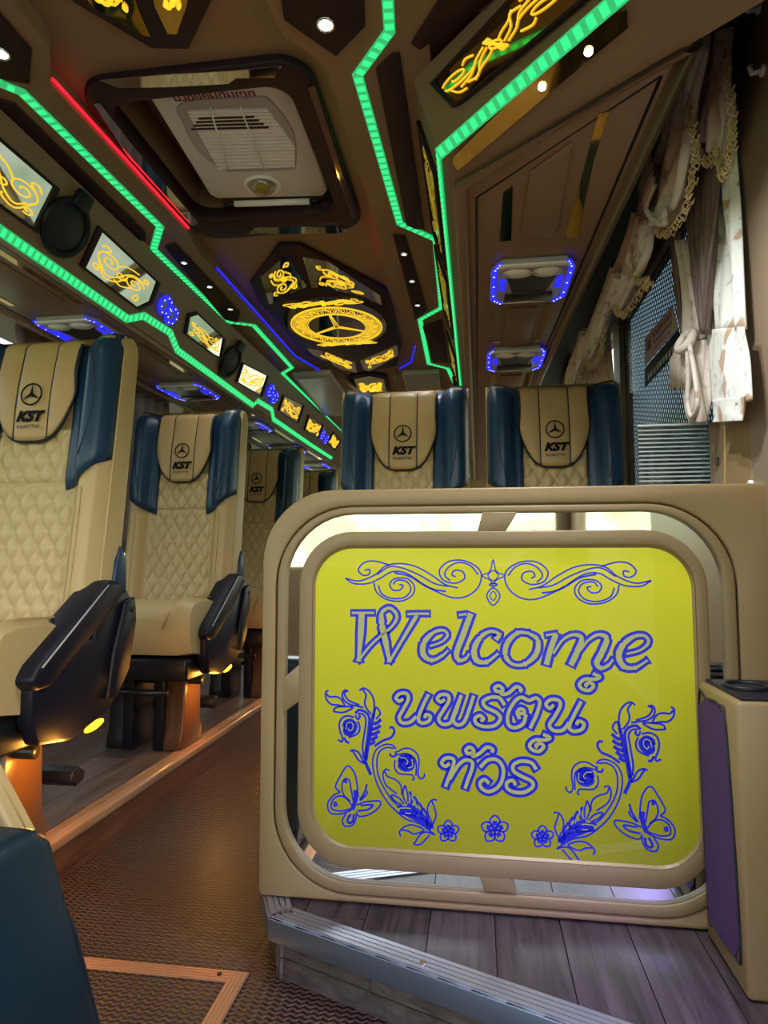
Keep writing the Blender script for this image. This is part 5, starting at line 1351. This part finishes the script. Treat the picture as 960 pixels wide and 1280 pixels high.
# ================================================================== RIGHT WINDOW: curtains, stickers, screen
def cloth(pixL, pixR, X, name, m, par, folds=5, amp=.012, nu=40, nv=24, lean=0.0, taper=False, ph=0.0):
    L = catmull([(x, y, 0) for x, y in pixL], 6); R = catmull([(x, y, 0) for x, y in pixR], 6)
    def samp(P, t):
        f = t * (len(P) - 1); i = min(int(f), len(P) - 2); return P[i].lerp(P[i + 1], f - i)
    b = MB()
    def Pt(i, j):
        u = i / nu; v = j / nv
        p = samp(L, v).lerp(samp(R, v), u)
        k = amp * (1 - .5 * v if taper else 1)
        d = k * math.sin(2 * math.pi * folds * u + ph + 1.3 * math.sin(3 * v + u * 2)) + k * .4 * math.sin(2 * math.pi * folds * 2.3 * u + 2 * v)
        q = pX(p.x, p.y, X); q.x += d + lean * v; return q
    b.grid(Pt, nu, nv)
    return b.build(name, m, par, smooth=True, solid=.003), Pt, nu, nv
def fringe(path, par, L=.022, n=None):
    b = MB(); P = catmull(path, 4); random.seed(5)
    for i in range(len(P) - 1):
        m = 3
        for k in range(m):
            p = P[i].lerp(P[i + 1], k / m); l = L * random.uniform(.8, 1.2)
            q = Vector((random.uniform(-.006, .006), random.uniform(-.010, .010), -l))
            b.tube([p, p + q * .5 + Vector((-.006, .004, 0)), p + q, p + q * .6 + Vector((.004, -.006, 0))], .0022, 4)
    return b.build('fringe', M_fringe, par, smooth=True, kind='stuff')
# window-side main curtain, white floral, and its folded hem
T = thing('window_curtain', 'white floral curtain hanging beside the near brown pillar, with folded hem', 'curtain', pX(915, 300, .53), 'floral curtains')
cloth([(893, 150), (889, 250), (886, 350), (885, 415)], [(905, 60), (915, 200), (925, 300), (932, 412)], .535, 'drape', M_cloth, T, 2.2, .008)
cloth([(884, 412), (885, 470), (891, 522)], [(930, 408), (934, 450), (938, 500)], .522, 'hem_fold', M_cloth, T, 1.4, .004)
cloth([(890, 500), (892, 515), (890, 528)], [(932, 495), (928, 512), (926, 526)], .515, 'hem_lining', M_cloth, T, 1.4, .003)
# brown gathered sheer
T = thing('sheer_curtain', 'brown gathered sheer curtain tied in at the middle, left of the white floral curtain', 'curtain', pX(870, 330, .52), 'floral curtains')
cloth([(862, 190), (858, 260), (868, 340), (880, 415)], [(900, 190), (896, 280), (890, 350), (884, 418)], .515, 'drape', M_sheer, T, 6, .008, 60)
cloth([(836, 290), (842, 350), (850, 400), (856, 430)], [(848, 285), (850, 350), (856, 400), (860, 425)], .52, 'drape', M_sheer, T, 2, .005)
cloth([(866, 225), (868, 300), (872, 360)], [(876, 225), (874, 300), (876, 355)], .53, 'lining', M_red, T, 2, .004)
# tied floral curtain with tassels
T = thing('tied_curtain', 'taupe floral curtain knotted at mid height with hanging loops, right of the window stickers', 'curtain', pX(862, 430, .5), 'floral curtains')
cloth([(842, 300), (850, 360), (852, 410), (852, 430)], [(868, 300), (880, 360), (884, 400), (876, 425)], .525, 'drape', M_cloth2, T, 2.5, .010)
cloth([(852, 425), (850, 460), (854, 500), (862, 530)], [(880, 425), (884, 470), (884, 510), (882, 528)], .52, 'drape', M_cloth2, T, 2.2, .010)
b = MB()
k0 = pX(857, 427, .49)
b.torus(k0, (0, .02, .012), (0.012, -.008, .016), .011, 8, 16); b.build('knot', M_cloth2, T, smooth=True)
b = MB()
for off in (0, .007, .014, .020):
    lp = [pX(x, y, .495 - off * .3) for x, y in ((859, 430), (862 - off * 100, 470), (858 + off * 90, 505), (865, 526 - off * 250), (873 - off * 60, 505), (870 - off * 80, 470), (862, 432))]
    b.tube(catmull(lp, 5), .0055, 6)
b.build('hanging_loop', M_cloth2, T, smooth=True)
b = MB()
for k in range(9):
    x = 838 + k * 2.2; b.tube([pX(855 - (8 - k) * .6, 430, .50), pX(x + 2, 450, .497), pX(x, 484 + (k % 3) * 2, .50)], [.004, .006, .004], 5)
b.build('tassel', M_cloth2, T, smooth=True)
# draped swags along the bin edge
sw = [('nearest pleated floral swag with gold fringe, hanging beside the brown pillar', .505, [(877, 0), (872, 40), (868, 90), (866, 150)], [(905, -5), (908, 70), (914, 140), (905, 205)], 4, [(863, 128), (866, 158), (874, 178), (884, 196), (896, 180), (904, 212), (914, 180), (913, 120), (905, 40)]),
      ('second floral swag with gold fringe, drooping behind the nearest one', .46, [(876, 40), (850, 110), (820, 190), (797, 250), (800, 275)], [(880, 60), (868, 130), (866, 190), (855, 250), (833, 285)], 3, [(862, 120), (868, 170), (866, 215), (856, 255), (834, 284), (820, 280)]),
      ('third taupe swag with gold fringe, in front of the dotted window film', .45, [(795, 262), (778, 300), (762, 350), (758, 375)], [(812, 275), (812, 320), (800, 352), (780, 388)], 3, [(790, 300), (795, 345), (812, 345), (800, 360), (780, 388), (768, 380)]),
      ('fourth small taupe swag, farther along the right window', .44, [(768, 330), (745, 390), (725, 440), (722, 448)], [(778, 350), (762, 390), (752, 430), (740, 452)], 3, [(756, 400), (752, 432), (742, 452), (728, 450)]),
      ('farthest small swag above the window-side headrest', .43, [(728, 410), (712, 450), (703, 480)], [(735, 420), (728, 460), (722, 490)], 2, [(730, 440), (725, 470), (720, 488)])]
for lab, X, Lp_, Rp_, fo, fr in sw:
    T = thing('swag', lab, 'curtain', pX(*Lp_[1], X), 'fringed swags along the right window')
    cloth(Lp_, Rp_, X, 'drape', M_cloth2, T, fo, .016, 48, 24, 0.0)
    fringe([pX(x, y, X - .018) for x, y in fr], T, .024)
    if X > .445 and X < .47:
        b = MB()
        for k in range(5):
            b.tube(catmull([pX(x, y, X - .012 - .004 * k) for x, y in ((814 + k, 195 + k * 9), (800 + k * 2, 238 + k * 6), (812 + k * 3, 268 + k * 3), (832, 262 + k * 4))], 5), .006, 6)
        b.build('rolled_edge', M_cloth2, T, smooth=True)
# narrow floral curtain by the window seat
T = thing('window_curtain', 'narrow floral curtain between the window-side headrest and the dotted film', 'curtain', pX(755, 430, .57), 'floral curtains')
cloth([(722, 430), (724, 470), (728, 495)], [(758, 390), (766, 440), (772, 490)], .565, 'drape', M_cloth, T, 2, .006)
cloth([(705, 430), (702, 460), (698, 488)], [(712, 430), (716, 460), (716, 488)], .50, 'tie_back', M_lilac, T, 2, .006)
# grey frosted strip and stickers on the window
XW = XR + .016
wp = lambda x, y, d=0: pX(x, y, XW - d)
T = thing('notice_sticker', 'pink notice sticker on the window film, above the black one', 'sticker', wp(825, 420), 'window stickers')
pk = [(807, 423), (841, 382), (848, 410), (807, 456)]
MB().prism([wp(x, y) for x, y in pk], (-.003, 0, 0)).build('sheet', M_pink, T)
def sticker_marks(q, par, m, rows, name):
    b = MB(); Q = [wp(x, y, .0042) for x, y in q]; random.seed(11)
    for v, h, u0, u1 in rows:
        u = u0
        while u < u1:
            wdt = random.uniform(.04, .08)
            def at(uu, vv): return (Q[0] * (1 - uu) + Q[1] * uu) * (1 - vv) + (Q[3] * (1 - uu) + Q[2] * uu) * vv
            b.ribbon(catmull([at(u, v), at(u + wdt * .3, v + h), at(u + wdt * .7, v), at(u + wdt * .8, v + h)], 3), .0035, (-1, 0, 0), .0005)
            u += wdt + .03
    b.build(name, m, par)
sticker_marks(pk, T, M_pinkd, [(.15, .16, .30, .9), (.45, .14, .30, .9), (.72, .10, .35, .8), (.25, .35, .06, .2)], 'printed_marks')
T = thing('notice_sticker', 'black sticker with white lettering on the window film, below the pink one', 'sticker', wp(825, 450), 'window stickers')
bk = [(807, 461), (849, 411), (849, 438), (807, 484)]
MB().prism([wp(x, y) for x, y in bk], (-.003, 0, 0)).build('sheet', M_black, T)
sticker_marks(bk, T, M_white, [(.45, .32, .08, .9)], 'printed_marks')
# ribbed clear screen behind the partition, and the wall pocket beside it
T = thing('clear_screen', 'ribbed clear plastic screen standing behind the welcome screen by the window', 'screen', (.48, 1.86, .7))
q0, q1 = pY(797, 534, 1.80), pY(888, 530, 1.80)
MB().box((q0.x, 1.80, .80), (q1.x, 1.804, q0.z)).build('sheet', M_clearrib, T)
b = MB()
for k in range(22): b.box((q0.x, 1.797, q0.z - .012 - k * .0115), (q1.x, 1.80, q0.z - .0085 - k * .0115))
b.build('rib', M_whiteg, T)
MB().box((q0.x, 1.795, q0.z), (q1.x, 1.808, q0.z + .006)).build('top_edge', M_white, T, bevel=.002)
ya_, yb_ = pX(938, 560, .560).y, pX(886, 560, .560).y
t20 = struct(MB().box((.560, ya_, .12), (.628, yb_, 1.16)).build('trim_20', M_panel, None, bevel=.004))
MB().disc3(pX(897, 577, .5595), (0, .007, 0), (0, 0, .011), (-.002, 0, 0), 14).build('hole_disc', M_darkg, t20)  # dark disc stands in for the shaded inside of a hole
MB().tube([pX(906, 532, .5595), pX(906, 612, .5595)], .0016, 5).build('seam', M_pad, t20)
# left window curtains, violet in the blue light
for k, (y0, y1, lab) in enumerate(((2.15, 3.36, 'mauve pleated curtain at the left window above the nearest seat'), (3.56, 4.7, 'mauve pleated curtain at the left window above the second seat'))):
    b = MB()
    b.grid(lambda i, j: Vector((-1.735 + .022 * math.sin(i * .95 + .5 * math.sin(j)), y0 + (y1 - y0) * i / 80, ZB + .019 - .85 * j / 10)), 80, 10)
    tag(b.build('window_curtain', M_lilac, None, smooth=True, solid=.003), lab, 'curtain', 'mauve curtains at the left window')
